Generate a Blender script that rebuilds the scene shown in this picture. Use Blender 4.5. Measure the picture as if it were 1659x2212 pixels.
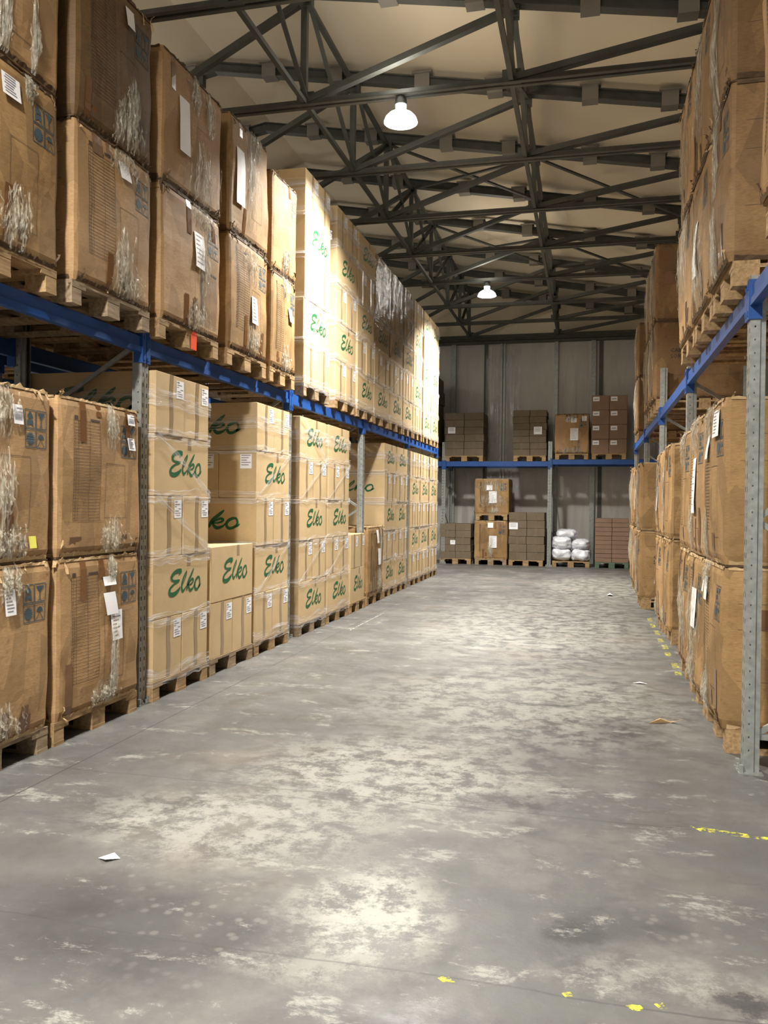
import bpy, math, random
from mathutils import Vector, Matrix, noise
from mathutils.geometry import tessellate_polygon
for _o in list(bpy.data.objects): bpy.data.objects.remove(_o)
S = bpy.context.scene
COL = S.collection
# ------------------------------------------------------------------ camera
F_PX = 1800.0
def _camera():
    cx, cy = 1659 / 2, 2212 / 2
    Y = Vector((1273.0 - cx, 1095.0 - cy, F_PX)).normalized()
    u = Vector((math.sin(.014), -math.cos(.014), 0))
    U = (u - Y * u.dot(Y)).normalized()
    X = Y.cross(U)
    if X[0] < 0: X = -X
    rows = [Vector((X[i], Y[i], U[i])) for i in range(3)]   # camera right, down, forward in world
    r, d, f = rows
    m = Matrix(((r[0], -d[0], -f[0], 0), (r[1], -d[1], -f[1], 0), (r[2], -d[2], -f[2], 1.5), (0, 0, 0, 1)))
    cd = bpy.data.cameras.new('camera'); c = bpy.data.objects.new('camera', cd); COL.objects.link(c)
    cd.sensor_fit = 'VERTICAL'; cd.sensor_height = 36; cd.sensor_width = 27; cd.lens = F_PX / 2212 * 36
    cd.clip_start = .05; cd.clip_end = 100
    c.matrix_world = m; S.camera = c
_camera()
# ------------------------------------------------------------------ light settings
LAMP_W = 520.0
LAMPS = [(-2.06, 8.92), (-2.04, 16.65), (-2.05, .5), (-2.05, -6.0), (-8.4, 1.2), (-8.4, 8.92), (-8.4, 16.65), (5.6, 1.2), (5.6, 8.92)]  # side-aisle lamps are unseen, added to brighten the ceiling
UPLIGHT_W = (24.0, 20.0, 150.0, 150.0, 110.0, 110.0, 90.0, 300.0, 190.0)
LAMP_Z = 5.68
S.view_settings.view_transform = 'Standard'; S.view_settings.look = 'None'
S.view_settings.exposure = 0.6; S.view_settings.gamma = 1.0; S.view_settings.use_curve_mapping = False
w = bpy.data.worlds.new('world'); S.world = w; w.use_nodes = True
w.node_tree.nodes['Background'].inputs[0].default_value = (.5, .55, .6, 1)
w.node_tree.nodes['Background'].inputs[1].default_value = .02
S.cycles.max_bounces = 6; S.cycles.diffuse_bounces = 4; S.cycles.glossy_bounces = 2; S.cycles.use_adaptive_sampling = True; S.cycles.adaptive_threshold = .03
S.cycles.transparent_max_bounces = 12; S.cycles.sample_clamp_indirect = 4.0
S.cycles.use_denoising = True
# ------------------------------------------------------------------ materials
def mat(name, col, rough=.7, metal=0, spec=.5):
    m = bpy.data.materials.new(name); m.use_nodes = True
    b = m.node_tree.nodes['Principled BSDF']
    b.inputs['Base Color'].default_value = (*col, 1); b.inputs['Roughness'].default_value = rough
    b.inputs['Metallic'].default_value = metal; b.inputs['Specular IOR Level'].default_value = spec
    return m
def nd(m, t, **kw):
    n = m.node_tree.nodes.new(t)
    for k, v in kw.items():
        if k in n.inputs: n.inputs[k].default_value = v
        else: setattr(n, k, v)
    return n
def lk(m, a, b): m.node_tree.links.new(a, b)
def coords(m, kind='Object', scale=(1, 1, 1), rnd=False):
    tc = nd(m, 'ShaderNodeTexCoord'); mp = nd(m, 'ShaderNodeMapping'); mp.inputs['Scale'].default_value = scale
    src = tc.outputs[kind]
    if rnd:
        oi = nd(m, 'ShaderNodeObjectInfo'); mu = nd(m, 'ShaderNodeMath', operation='MULTIPLY'); mu.inputs[1].default_value = 37.0
        lk(m, oi.outputs['Random'], mu.inputs[0]); ad = nd(m, 'ShaderNodeVectorMath', operation='ADD')
        lk(m, src, ad.inputs[0]); lk(m, mu.outputs[0], ad.inputs[1]); src = ad.outputs[0]
    lk(m, src, mp.inputs[0]); return mp.outputs[0]
def ramp(m, fac, stops):
    r = nd(m, 'ShaderNodeValToRGB'); e = r.color_ramp.elements
    while len(e) < len(stops): e.new(.5)
    for el, (p, c) in zip(e, stops): el.position = p; el.color = (*c, 1) if len(c) == 3 else c
    lk(m, fac, r.inputs[0]); return r.outputs[0]
def mixc(m, fac, a, b, mode='MIX'):
    n = nd(m, 'ShaderNodeMix', data_type='RGBA', blend_type=mode)
    for s, v in ((n.inputs[0], fac), (n.inputs[6], a), (n.inputs[7], b)):
        if hasattr(v, 'is_linked'): lk(m, v, s)
        else: s.default_value = v if not isinstance(v, tuple) else ((*v, 1) if len(v) == 3 else v)
    return n.outputs[2]
def cardboard(name, c1, c2, var=.12, blotch=.5, rough=.75, bump=.15, patch=0, spec=.25):
    m = mat(name, c1, rough, spec=spec); b = m.node_tree.nodes['Principled BSDF']
    v = coords(m, rnd=True)
    n1 = nd(m, 'ShaderNodeTexNoise', Scale=3.2, Detail=6.0, Roughness=.65); lk(m, v, n1.inputs[0])
    c = mixc(m, ramp(m, n1.outputs[0], [(.35, (0, 0, 0)), (.7, (1, 1, 1))]), c1, c2)
    v2 = coords(m, scale=(30, 30, 160)); n2 = nd(m, 'ShaderNodeTexNoise', Scale=1.0, Detail=3.0); lk(m, v2, n2.inputs[0])
    c = mixc(m, var, c, ramp(m, n2.outputs[0], [(.3, (.25, .2, .12)), (.7, (1, .95, .85))]), 'MULTIPLY')
    if patch:
        v3 = coords(m, scale=(1, 1, .45), rnd=True); n3 = nd(m, 'ShaderNodeTexVoronoi', Scale=6.0); lk(m, v3, n3.inputs[0])
        f = ramp(m, n3.outputs['Color'], [(.55, (0, 0, 0)), (.62, (patch,) * 3)])
        c = mixc(m, f, c, tuple(x * .62 for x in c2))
        n4 = nd(m, 'ShaderNodeTexNoise', Scale=14.0, Detail=5.0, Roughness=.7); lk(m, v, n4.inputs[0])
        c = mixc(m, ramp(m, n4.outputs[0], [(.58, (0, 0, 0)), (.75, (.55,) * 3)]), c, tuple(x * .4 for x in c2))
    lk(m, c, b.inputs['Base Color'])
    bp = nd(m, 'ShaderNodeBump', Strength=bump, Distance=.01); lk(m, n1.outputs[0], bp.inputs['Height']); lk(m, bp.outputs[0], b.inputs['Normal'])
    return m
def film(name, base, lo, hi, tint=(.75, .76, .8), sc=(2.5, 70, 1), coord='UV', rough=.16, bump=.6):
    m = mat(name, tint, rough, spec=1.0); nt = m.node_tree; b = nt.nodes['Principled BSDF']
    v = coords(m, coord, sc); n = nd(m, 'ShaderNodeTexNoise', Scale=1.0, Detail=5.0, Roughness=.6); lk(m, v, n.inputs[0])
    a = nd(m, 'ShaderNodeMapRange'); a.inputs[1].default_value = .42; a.inputs[2].default_value = .72; a.inputs[3].default_value = lo; a.inputs[4].default_value = hi
    lk(m, n.outputs[0], a.inputs[0]); lk(m, a.outputs[0], b.inputs['Alpha'])
    bp = nd(m, 'ShaderNodeBump', Strength=bump, Distance=.02); lk(m, n.outputs[0], bp.inputs['Height']); lk(m, bp.outputs[0], b.inputs['Normal'])
    return m
M = {}
M['kraft'] = cardboard('kraft_cardboard', (.56, .415, .235), (.49, .36, .20), .10, bump=.04)
M['worn'] = cardboard('worn_cardboard', (.47, .30, .155), (.37, .23, .11), .35, patch=.5, rough=.68, bump=.35)
M['worn_dark'] = cardboard('dark_worn_cardboard', (.175, .105, .045), (.12, .07, .03), .35, patch=.6, rough=.6, bump=.35, spec=.3)
M['worn_mid'] = cardboard('brown_worn_cardboard', (.27, .165, .075), (.19, .11, .05), .35, patch=.5, rough=.65, bump=.35)
M['worn2'] = cardboard('pale_worn_cardboard', (.39, .245, .11), (.28, .17, .075), .35, patch=.5, rough=.68, bump=.35)
M['grey_card'] = cardboard('grey_brown_cardboard', (.185, .145, .10), (.14, .11, .075), .3, bump=.1)  # kraft darkened towards grey, back-rack shade put into the colour
M['red_card'] = cardboard('reddish_cardboard', (.27, .175, .12), (.225, .145, .10), .15, bump=.05)
M['liner'] = cardboard('torn_liner', (.55, .40, .23), (.40, .26, .13), .3, bump=.3)
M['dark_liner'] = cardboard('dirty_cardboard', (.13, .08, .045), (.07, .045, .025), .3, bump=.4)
M['green'] = mat('green_ink', (.008, .10, .035), .6)
M['ink'] = mat('brown_ink', (.06, .035, .02), .7)
M['blue_ink'] = mat('blue_ink', (.035, .065, .085), .7)
M['black_ink'] = mat('black_ink', (.015, .015, .015), .7)
M['paper'] = mat('paper', (.78, .78, .80), .6)
M['yellow_paper'] = mat('yellow_paper', (.7, .66, .12), .6)
M['grey_ink'] = mat('grey_ink', (.22, .22, .25), .7)
M['tape'] = mat('packing_tape', (.30, .215, .125), .25, spec=.6)
M['dark_tape'] = mat('dark_packing_tape', (.16, .075, .03), .22, spec=.7)
M['orange'] = mat('orange_tag', (.75, .08, .02), .5)
def wood(name, c1, c2):
    m = mat(name, c1, .75, spec=.2); v = coords(m, scale=(3, 22, 22), rnd=True)
    n = nd(m, 'ShaderNodeTexNoise', Scale=1.6, Detail=5.0, Roughness=.6); lk(m, v, n.inputs[0])
    lk(m, ramp(m, n.outputs[0], [(.3, c2), (.65, c1)]), m.node_tree.nodes['Principled BSDF'].inputs['Base Color']); return m
M['wood'] = wood('pallet_wood', (.40, .27, .14), (.20, .125, .06))
M['wood_grey'] = wood('weathered_pallet_wood', (.34, .26, .17), (.16, .11, .07))
M['wood_green'] = wood('green_painted_wood', (.12, .17, .12), (.07, .11, .075))
def metal_noise(name, c1, c2, rough, metal, sc=25.0):
    m = mat(name, c1, rough, metal); v = coords(m); n = nd(m, 'ShaderNodeTexNoise', Scale=sc, Detail=4.0); lk(m, v, n.inputs[0])
    lk(m, ramp(m, n.outputs[0], [(.3, c2), (.7, c1)]), m.node_tree.nodes['Principled BSDF'].inputs['Base Color']); return m
M['galv'] = metal_noise('galvanised_steel', (.36, .375, .36), (.25, .265, .255), .45, .5)
M['steel'] = metal_noise('painted_truss_steel', (.085, .087, .075), (.06, .062, .053), .6, 0, 6.0)
M['clip'] = mat('purlin_clip_paint', (.21, .19, .165), .6)
M['blue'] = metal_noise('blue_beam_paint', (.011, .07, .28), (.008, .055, .22), .5, 0, 8.0)
M['dark'] = mat('dark_rubber', (.01, .01, .01), .6)
M['film'] = film('stretch_film', 0, .03, .62)
M['film_d'] = film('stretch_film_strap', 0, .06, .75, tint=(.72, .72, .74))
M['film_smoke'] = film('dark_stretch_film', 0, .28, .60, tint=(.15, .105, .065), sc=(1.2, 14, 1), rough=.14, bump=.5)
M['shred'] = film('film_shreds', 0, .05, .62, tint=(.72, .67, .54), sc=(75, 75, 5), coord='Object', rough=.13, bump=1.0)
M['sheet'] = film('film_sheet', 0, .02, .45, tint=(.55, .51, .41), sc=(60, 60, 6), coord='Object', rough=.12, bump=1.0)
M['white_plastic'] = film('white_plastic', 0, .97, 1.0, tint=(.72, .74, .80), sc=(9, 9, 9), coord='Object', rough=.22, bump=.8)
def emis(name, col, s):
    m = mat(name, col); b = m.node_tree.nodes['Principled BSDF']
    b.inputs['Emission Color'].default_value = (*col, 1); b.inputs['Emission Strength'].default_value = s; return m
M['glow'] = emis('lamp_glow', (1, .98, .93), 30.0)
M['lamp_metal'] = emis('prismatic_reflector', (1.0, .98, .93), 2.2)
def ceil_mat():
    m = mat('roof_lining', (.60, .52, .40), .8, spec=.2); v = coords(m, scale=(1, .4, 1))
    n = nd(m, 'ShaderNodeTexNoise', Scale=.9, Detail=4.0); lk(m, v, n.inputs[0])
    lk(m, ramp(m, n.outputs[0], [(.3, (.68, .595, .45)), (.7, (.76, .67, .515))]), m.node_tree.nodes['Principled BSDF'].inputs['Base Color']); return m
M['ceil'] = ceil_mat()
def wall_mat():
    m = mat('wall_sheet', (.42, .41, .385), .42, spec=.5); b = m.node_tree.nodes['Principled BSDF']
    v = coords(m, scale=(3, 1, .7)); n = nd(m, 'ShaderNodeTexNoise', Scale=1.3, Detail=5.0, Distortion=.6); lk(m, v, n.inputs[0])
    lk(m, ramp(m, n.outputs[0], [(.3, (.40, .385, .36)), (.7, (.47, .455, .425))]), b.inputs['Base Color'])
    bp = nd(m, 'ShaderNodeBump', Strength=.35, Distance=.06); lk(m, n.outputs[0], bp.inputs['Height']); lk(m, bp.outputs[0], b.inputs['Normal']); return m
M['wall'] = wall_mat()
M['wall_plain'] = mat('plain_wall', (.30, .28, .25), .8)
def floor_mat():
    m = mat('worn_concrete', (.3, .3, .3), .5, spec=.45); b = m.node_tree.nodes['Principled BSDF']
    g = nd(m, 'ShaderNodeNewGeometry'); P = g.outputs['Position']
    def ns(scale, detail, rough, dist=0, sc=(1, 1, 1)):
        mp = nd(m, 'ShaderNodeMapping'); mp.inputs['Scale'].default_value = sc; lk(m, P, mp.inputs[0])
        n = nd(m, 'ShaderNodeTexNoise', Scale=scale, Detail=detail, Roughness=rough, Distortion=dist); lk(m, mp.outputs[0], n.inputs[0]); return n.outputs[0]
    base = ramp(m, ns(1.0, 10, .68), [(.30, (.066, .066, .066)), (.50, (.088, .087, .083)), (.62, (.125, .122, .114)), (.75, (.165, .16, .145))])
    # large worn pale areas, each at its own place
    def blob(x, y, rx, ry, warp=.42):
        mp = nd(m, 'ShaderNodeMapping'); mp.inputs['Location'].default_value = (-x / rx, -y / ry, 0); mp.inputs['Scale'].default_value = (1 / rx, 1 / ry, 0)
        wn = nd(m, 'ShaderNodeTexNoise', Scale=2.5, Detail=9.0, Roughness=.78); lk(m, P, wn.inputs[0])
        sb = nd(m, 'ShaderNodeVectorMath', operation='SUBTRACT'); lk(m, wn.outputs['Color'], sb.inputs[0]); sb.inputs[1].default_value = (.5, .5, .5)
        sm = nd(m, 'ShaderNodeVectorMath', operation='SCALE'); lk(m, sb.outputs[0], sm.inputs[0]); sm.inputs['Scale'].default_value = warp
        ad = nd(m, 'ShaderNodeVectorMath', operation='ADD'); lk(m, P, ad.inputs[0]); lk(m, sm.outputs[0], ad.inputs[1]); lk(m, ad.outputs[0], mp.inputs[0])
        ln = nd(m, 'ShaderNodeVectorMath', operation='LENGTH'); lk(m, mp.outputs[0], ln.inputs[0])
        return ramp(m, ln.outputs['Value'], [(.45, (1, 1, 1)), (1.0, (0, 0, 0))])
    def mul(a, k):
        n = nd(m, 'ShaderNodeMath', operation='MULTIPLY'); lk(m, a, n.inputs[0])
        if hasattr(k, 'is_linked'): lk(m, k, n.inputs[1])
        else: n.inputs[1].default_value = k
        return n.outputs[0]
    fine = ramp(m, ns(6, 12, .82), [(.45, (0, 0, 0)), (.54, (1, 1, 1))])
    c = base
    for (x, y, rx, ry, k) in [(-.78, 2.95, .36, .5, .95), (-.98, 2.52, .30, .12, .6), (-1.05, 4.5, 1.05, .9, .8), (-1.6, 3.6, .9, .5, .65), (-.5, 6.5, 1.5, 1.7, .6), (-.6, 11, 1.8, 3.8, .7), (.2, 16, 1.4, 4, .7), (.3, 2.75, .5, .15, .35)]:
        c = mixc(m, mul(mul(blob(x, y, rx, ry), fine), k), c, (.30, .295, .262))
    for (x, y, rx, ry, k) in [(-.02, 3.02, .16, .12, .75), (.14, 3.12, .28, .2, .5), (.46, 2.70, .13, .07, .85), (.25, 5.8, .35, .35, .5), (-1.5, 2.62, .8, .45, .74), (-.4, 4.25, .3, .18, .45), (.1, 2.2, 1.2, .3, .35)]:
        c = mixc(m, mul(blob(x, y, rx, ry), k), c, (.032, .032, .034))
    sp = nd(m, 'ShaderNodeTexVoronoi', Scale=17.0, Randomness=1.0); lk(m, P, sp.inputs[0])
    spm = ramp(m, sp.outputs['Distance'], [(.18, (1, 1, 1)), (.34, (0, 0, 0))])
    msk = ramp(m, ns(.9, 3, .5), [(.50, (0, 0, 0)), (.62, (1, 1, 1))])
    c = mixc(m, mul(mul(spm, msk), .22), c, (.26, .25, .225))
    st = ramp(m, ns(2.2, 9, .75, .2, (.5, 1.5, 1)), [(.57, (0, 0, 0)), (.68, (.75, .75, .75))])
    c = mixc(m, st, c, (.06, .06, .062))
    sl = ramp(m, ns(2.9, 11, .82, .2, (.7, 1.2, 1)), [(.555, (0, 0, 0)), (.62, (.6, .6, .6))])
    c = mixc(m, sl, c, (.30, .295, .265))
    pk = ramp(m, ns(.8, 4, .6), [(.55, (0, 0, 0)), (.7, (.35, .35, .35))]); c = mixc(m, pk, c, (.20, .16, .14))
    # saw-cut joints
    sx = nd(m, 'ShaderNodeSeparateXYZ'); lk(m, P, sx.inputs[0])
    def joint(out, pos, hw, k, c, wob=0):
        a = nd(m, 'ShaderNodeMath', operation='SUBTRACT'); lk(m, out, a.inputs[0]); a.inputs[1].default_value = pos
        src = a.outputs[0]
        if wob:
            wn = nd(m, 'ShaderNodeTexNoise', Scale=1.2, Detail=4.0); lk(m, P, wn.inputs[0])
            q = nd(m, 'ShaderNodeMath', operation='MULTIPLY_ADD'); lk(m, wn.outputs[0], q.inputs[0]); q.inputs[1].default_value = wob; lk(m, src, q.inputs[2]); src = q.outputs[0]
        ab = nd(m, 'ShaderNodeMath', operation='ABSOLUTE'); lk(m, src, ab.inputs[0])
        ls = nd(m, 'ShaderNodeMath', operation='LESS_THAN'); lk(m, ab.outputs[0], ls.inputs[0]); ls.inputs[1].default_value = hw
        return mixc(m, mul(ls.outputs[0], k), c, (.04, .04, .042))
    c = joint(sx.outputs[0], -2.82, .0045, .85, c)
    for y in (6.4, 14.2): c = joint(sx.outputs[1], y, .005, .6, c)
    for y in (4.17, 2.66): c = joint(sx.outputs[1], y, .005, .45, c, .12)
    lk(m, c, b.inputs['Base Color'])
    lk(m, ramp(m, ns(3, 6, .7), [(.35, (.36,) * 3), (.65, (.62,) * 3)]), b.inputs['Roughness'])
    bp = nd(m, 'ShaderNodeBump', Strength=.12, Distance=.01); lk(m, ns(14, 6, .7), bp.inputs['Height']); lk(m, bp.outputs[0], b.inputs['Normal'])
    return m
M['floor'] = floor_mat()
def paint_mat():
    m = mat('worn_yellow_paint', (.62, .58, .06), .6); b = m.node_tree.nodes['Principled BSDF']
    v = coords(m); n = nd(m, 'ShaderNodeTexNoise', Scale=26.0, Detail=6.0, Roughness=.7); lk(m, v, n.inputs[0])
    lk(m, ramp(m, n.outputs[0], [(.49, (0, 0, 0)), (.60, (.8, .8, .8))]), b.inputs['Alpha']); return m
M['paint'] = paint_mat()
M['chalk'] = M['paint'].copy(); M['chalk'].name = 'chalk'; M['chalk'].node_tree.nodes['Principled BSDF'].inputs['Base Color'].default_value = (.6, .6, .56, 1)
# ------------------------------------------------------------------ mesh building
class MB:
    def __init__(s): s.v = []; s.f = []; s.m = []; s.uv = []
    def add(s, vs, fs, mi=0, uv=None):
        o = len(s.v); s.v += [tuple(p) for p in vs]
        for f in fs:
            s.f.append([i + o for i in f]); s.m.append(mi)
            s.uv += [uv[i] if uv else (0, 0) for i in f]
    def box(s, x0, x1, y0, y1, z0, z1, mi=0):
        s.add([(x0, y0, z0), (x1, y0, z0), (x1, y1, z0), (x0, y1, z0), (x0, y0, z1), (x1, y0, z1), (x1, y1, z1), (x0, y1, z1)],
              [(0, 3, 2, 1), (4, 5, 6, 7), (0, 1, 5, 4), (1, 2, 6, 5), (2, 3, 7, 6), (3, 0, 4, 7)], mi)
    def bar(s, a, b, w, h, mi=0, up=(0, 0, 1)):
        a = Vector(a); b = Vector(b); d = (b - a).normalized(); up = Vector(up)
        if abs(d.dot(up)) > .98: up = Vector((0, 1, 0))
        r = d.cross(up).normalized(); q = r.cross(d).normalized(); vs = []
        for p in (a, b):
            for i, j in ((-1, -1), (1, -1), (1, 1), (-1, 1)): vs.append(p + r * i * w / 2 + q * j * h / 2)
        s.add(vs, [(0, 3, 2, 1), (4, 5, 6, 7), (0, 1, 5, 4), (1, 2, 6, 5), (2, 3, 7, 6), (3, 0, 4, 7)], mi)
    def angle(s, a, b, w, t=.008, mi=0):         # an L section
        a = Vector(a); b = Vector(b); d = (b - a).normalized(); up = Vector((0, 0, 1))
        if abs(d.dot(up)) > .9: up = Vector((1, 0, 0))
        r = d.cross(up).normalized(); q = r.cross(d).normalized()
        s.bar(a + q * w / 2, b + q * w / 2, t, w, mi, q); s.bar(a + r * w / 2, b + r * w / 2, w, t, mi, q)
    def cyl(s, a, b, r0, r1, n=16, mi=0, cap=True):
        a = Vector(a); b = Vector(b); d = (b - a).normalized(); up = Vector((0, 0, 1)) if abs(d.z) < .9 else Vector((1, 0, 0))
        x = d.cross(up).normalized(); y = d.cross(x); vs = []
        for p, r in ((a, r0), (b, r1)):
            for i in range(n): t = 2 * math.pi * i / n; vs.append(p + x * math.cos(t) * r + y * math.sin(t) * r)
        fs = [(i, (i + 1) % n, n + (i + 1) % n, n + i) for i in range(n)]
        if cap: fs += [tuple(range(n)), tuple(range(2 * n - 1, n - 1, -1))]
        s.add(vs, fs, mi)
    def mesh(s, name, mats, smooth=False):
        me = bpy.data.meshes.new(name); me.from_pydata(s.v, [], s.f)
        for x in mats: me.materials.append(M[x])
        me.polygons.foreach_set('material_index', s.m)
        if smooth: me.polygons.foreach_set('use_smooth', [True] * len(me.polygons))
        if any(u != (0, 0) for u in s.uv):
            l = me.uv_layers.new(name='UVMap')
            for i, u in enumerate(s.uv): l.data[i].uv = u
        me.update(); return me
def link(name, me, parent=None, loc=None, rot=None, kind=None, label=None):
    o = bpy.data.objects.new(name, me); COL.objects.link(o)
    if parent: o.parent = parent
    if loc: o.location = loc
    if rot: o.rotation_euler = rot
    if kind: o['kind'] = kind
    if label: o['label'] = label
    return o
def thing(name, label, cat, loc=(0, 0, 0), rz=0, group=None):
    o = bpy.data.objects.new(name, None); COL.objects.link(o); o.location = loc; o.rotation_euler = (0, 0, rz)
    o.empty_display_size = .1
    o['label'] = label; o['category'] = cat
    if group: o['group'] = group
    return o
def tag(o, label, cat, group=None):
    o['label'] = label; o['category'] = cat
    if group: o['group'] = group
    return o
CACHE = {}
def cached(key, fn):
    if key not in CACHE: CACHE[key] = fn()
    return CACHE[key]
_tc = {}
def glyphs(txt):
    if txt in _tc: return _tc[txt]
    cu = bpy.data.curves.new('t', 'FONT'); cu.body = txt; cu.resolution_u = 1; cu.size = 1
    o = bpy.data.objects.new('t', cu); COL.objects.link(o)
    dg = bpy.context.evaluated_depsgraph_get(); me = bpy.data.meshes.new_from_object(o.evaluated_get(dg))
    r = ([tuple(v.co) for v in me.vertices], [tuple(p.vertices) for p in me.polygons])
    bpy.data.objects.remove(o); bpy.data.curves.remove(cu); bpy.data.meshes.remove(me)
    _tc[txt] = r; return r
L = math.pi / 2
# ------------------------------------------------------------------ room
def struct(name, mb, mats): return link(name, mb.mesh(name, mats), kind='structure')
XL, XR, YF, YB = -11.0, 9.6, -9.0, 22.6
RIDGE_X = -5.2
def ztop(x): return 6.86 - .178 * (x + .86) if x > RIDGE_X else 6.86 - .178 * (RIDGE_X + .86) - .178 * (RIDGE_X - x)
b = MB(); b.box(XL, XR, YF, YB, -.1, 0); struct('floor', b, ['floor'])
b = MB()
for xa, xb in ((XL, RIDGE_X), (RIDGE_X, XR)):
    za, zb = ztop(xa) + .17, ztop(xb) + .17
    b.add([(xa, YF, za), (xb, YF, zb), (xb, YB, zb), (xa, YB, za), (xa, YF, za + .1), (xb, YF, zb + .1), (xb, YB, zb + .1), (xa, YB, za + .1)],
          [(0, 1, 2, 3), (7, 6, 5, 4), (0, 4, 5, 1), (2, 6, 7, 3), (1, 5, 6, 2), (0, 3, 7, 4)])
struct('ceiling', b, ['ceil'])
def wallbox(name, x0, x1, y0, y1, m, z1=8.2):
    b = MB(); b.box(x0, x1, y0, y1, 0, z1); return struct(name, b, [m])
wallbox('wall_left', XL - .2, XL, YF, YB, 'wall_plain'); wallbox('wall_right', XR, XR + .2, YF, YB, 'wall_plain')
wallbox('wall_front', XL, XR, YF - .2, YF, 'wall_plain')
b = MB(); b.box(XL, XR, YB, YB + .2, 0, 6.02); struct('wall_back', b, ['wall'])
b = MB(); b.box(XL, XR, YB + .02, YB + .2, 6.02, 8.3); struct('wall_gable', b, ['ceil'])
b = MB(); b.box(XL, XR, YB - .1, YB, 5.86, 5.93); b.box(XL, XR, YB - .06, YB, 5.95, 6.05); struct('trim_1', b, ['steel'])
for i, (x, wd, d) in enumerate([(-3.64, .13, .10), (-2.76, .10, .04), (-2.34, .05, .09), (-2.26, .05, .09), (-.90, .10, .10), (.06, .12, .10), (.25, .10, .03), (-5.2, .12, .1), (1.7, .12, .1), (2.9, .12, .1)]):
    b = MB(); b.box(x - wd / 2, x + wd / 2, YB - d, YB, 0, 5.86); struct('trim_%d' % (i + 2), b, ['galv' if d > .05 else 'steel'])
# hanging clear sheets on the back wall
for i, (xa, xb) in enumerate([(-2.76, -2.36), (-2.22, -1.82)]):
    b = MB(); n = 26; rows = 18; vs = []; uv = []
    for j in range(rows + 1):
        for k in range(n + 1):
            z = .6 + 5.2 * j / rows; x = xa + (xb - xa) * k / n
            vs.append((x, YB - .06 - .03 * math.sin(k * 1.3 + .4 * j * math.sin(k * .3)), z)); uv.append((k / n * .25, j / rows * .06))
    b.add(vs, [(j * (n + 1) + k, j * (n + 1) + k + 1, (j + 1) * (n + 1) + k + 1, (j + 1) * (n + 1) + k) for j in range(rows) for k in range(n)], 0, uv)
    o = link('plastic_curtain', b.mesh('plastic_curtain', ['film'], True))
    tag(o, 'clear plastic sheet hanging on the back wall, %s of the central pipe pair' % ('left' if i == 0 else 'right'), 'plastic sheet', 'plastic sheets on the back wall')
# ------------------------------------------------------------------ roof trusses
TY = [5.0, 6.98, 8.92, 10.9, 12.8, 14.7, 16.65, 18.7, 20.5, 22.2]
NX = [-10.05, -7.75, -5.45, -3.16, -.86, 1.44, 3.74]   # web nodes
def tc(b, xa, xb, mi=0):      # I-section rafter
    za, zb = ztop(xa), ztop(xb)
    b.bar((xa, 0, za + .065), (xb, 0, zb + .065), .12, .014, mi); b.bar((xa, 0, za - .065), (xb, 0, zb - .065), .12, .014, mi); b.bar((xa, 0, za), (xb, 0, zb), .02, .12, mi)
def truss_meshes():
    r = []
    b = MB(); tc(b, -10.9, RIDGE_X); tc(b, RIDGE_X, 9.5); r.append(('top_chord', b, 'steel'))
    b = MB(); b.bar((-10.9, -.02, 6.0), (9.5, -.02, 6.0), .012, .07); b.bar((-10.9, .02, 6.0), (9.5, .02, 6.0), .012, .07)
    b.bar((-10.9, -.045, 5.965), (9.5, -.045, 5.965), .05, .01); b.bar((-10.9, .045, 5.965), (9.5, .045, 5.965), .05, .01); r.append(('bottom_chord', b, 'steel'))
    for x in NX:
        b = MB(); b.bar((x - .02, 0, 5.98), (x - .02, 0, ztop(x)), .07, .07); r.append(('post', b, 'steel'))
        b = MB(); b.box(x - .10, x + .10, -.02, .02, 5.97, 6.12); r.append(('gusset_plate', b, 'steel'))
        b = MB(); b.box(x - .07, x + .07, -.05, .05, ztop(x) - .20, ztop(x) - .05); r.append(('gusset_plate', b, 'steel'))
    for i in range(len(NX) - 1):
        a, c = NX[i], NX[i + 1]; b = MB()
        if i >= 4: b.bar((a, 0, 6.02), (c, 0, ztop(c) - .06), .09, .07)
        elif i >= 2: b.bar((a, 0, 6.02), (c, 0, ztop(c) - .1), .08, .07)
        else: b.bar((a, 0, ztop(a) - .1), (c, 0, 6.02), .08, .07)
        r.append(('diagonal', b, 'steel'))
    for i in range(13):
        x = -9.9 + i * 1.08 + .12 * (i % 2); z = ztop(x); b = MB()
        b.box(x - .10, x + .10, -.085, -.07, z - .08, z + .09); b.box(x - .10, x + .10, .07, .085, z - .08, z + .09)
        b.box(x - .10, x + .10, -.085, .085, z - .095, z - .08); b.box(x - .13, x + .13, -.12, .12, z + .085, z + .10); r.append(('purlin_clip', b, 'clip'))
    return [(n, bb.mesh(n, [mm])) for n, bb, mm in r]
TM = truss_meshes()
ordn = ['first', 'second', 'third', 'fourth', 'fifth', 'sixth', 'seventh', 'eighth', 'ninth', 'tenth']
for k, y in enumerate(TY):
    lab = {0: 'grey steel roof truss nearest the camera, above the top of the frame', 1: 'grey steel roof truss crossing the top left corner of the view', 2: 'grey steel roof truss holding the nearer bright lamp',
           6: 'grey steel roof truss holding the farther lamp', 9: 'grey steel roof truss against the back wall'}.get(k, 'grey steel roof truss, %s behind the nearer lamp' % ordn[k - 3] if k < 6 else 'grey steel roof truss, %s behind the farther lamp' % ordn[max(0, k - 7)])
    t = thing('roof_truss', lab, 'roof truss', (0, y, 0), 0, 'roof trusses')
    for n, me in TM: link(n, me, t)
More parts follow.
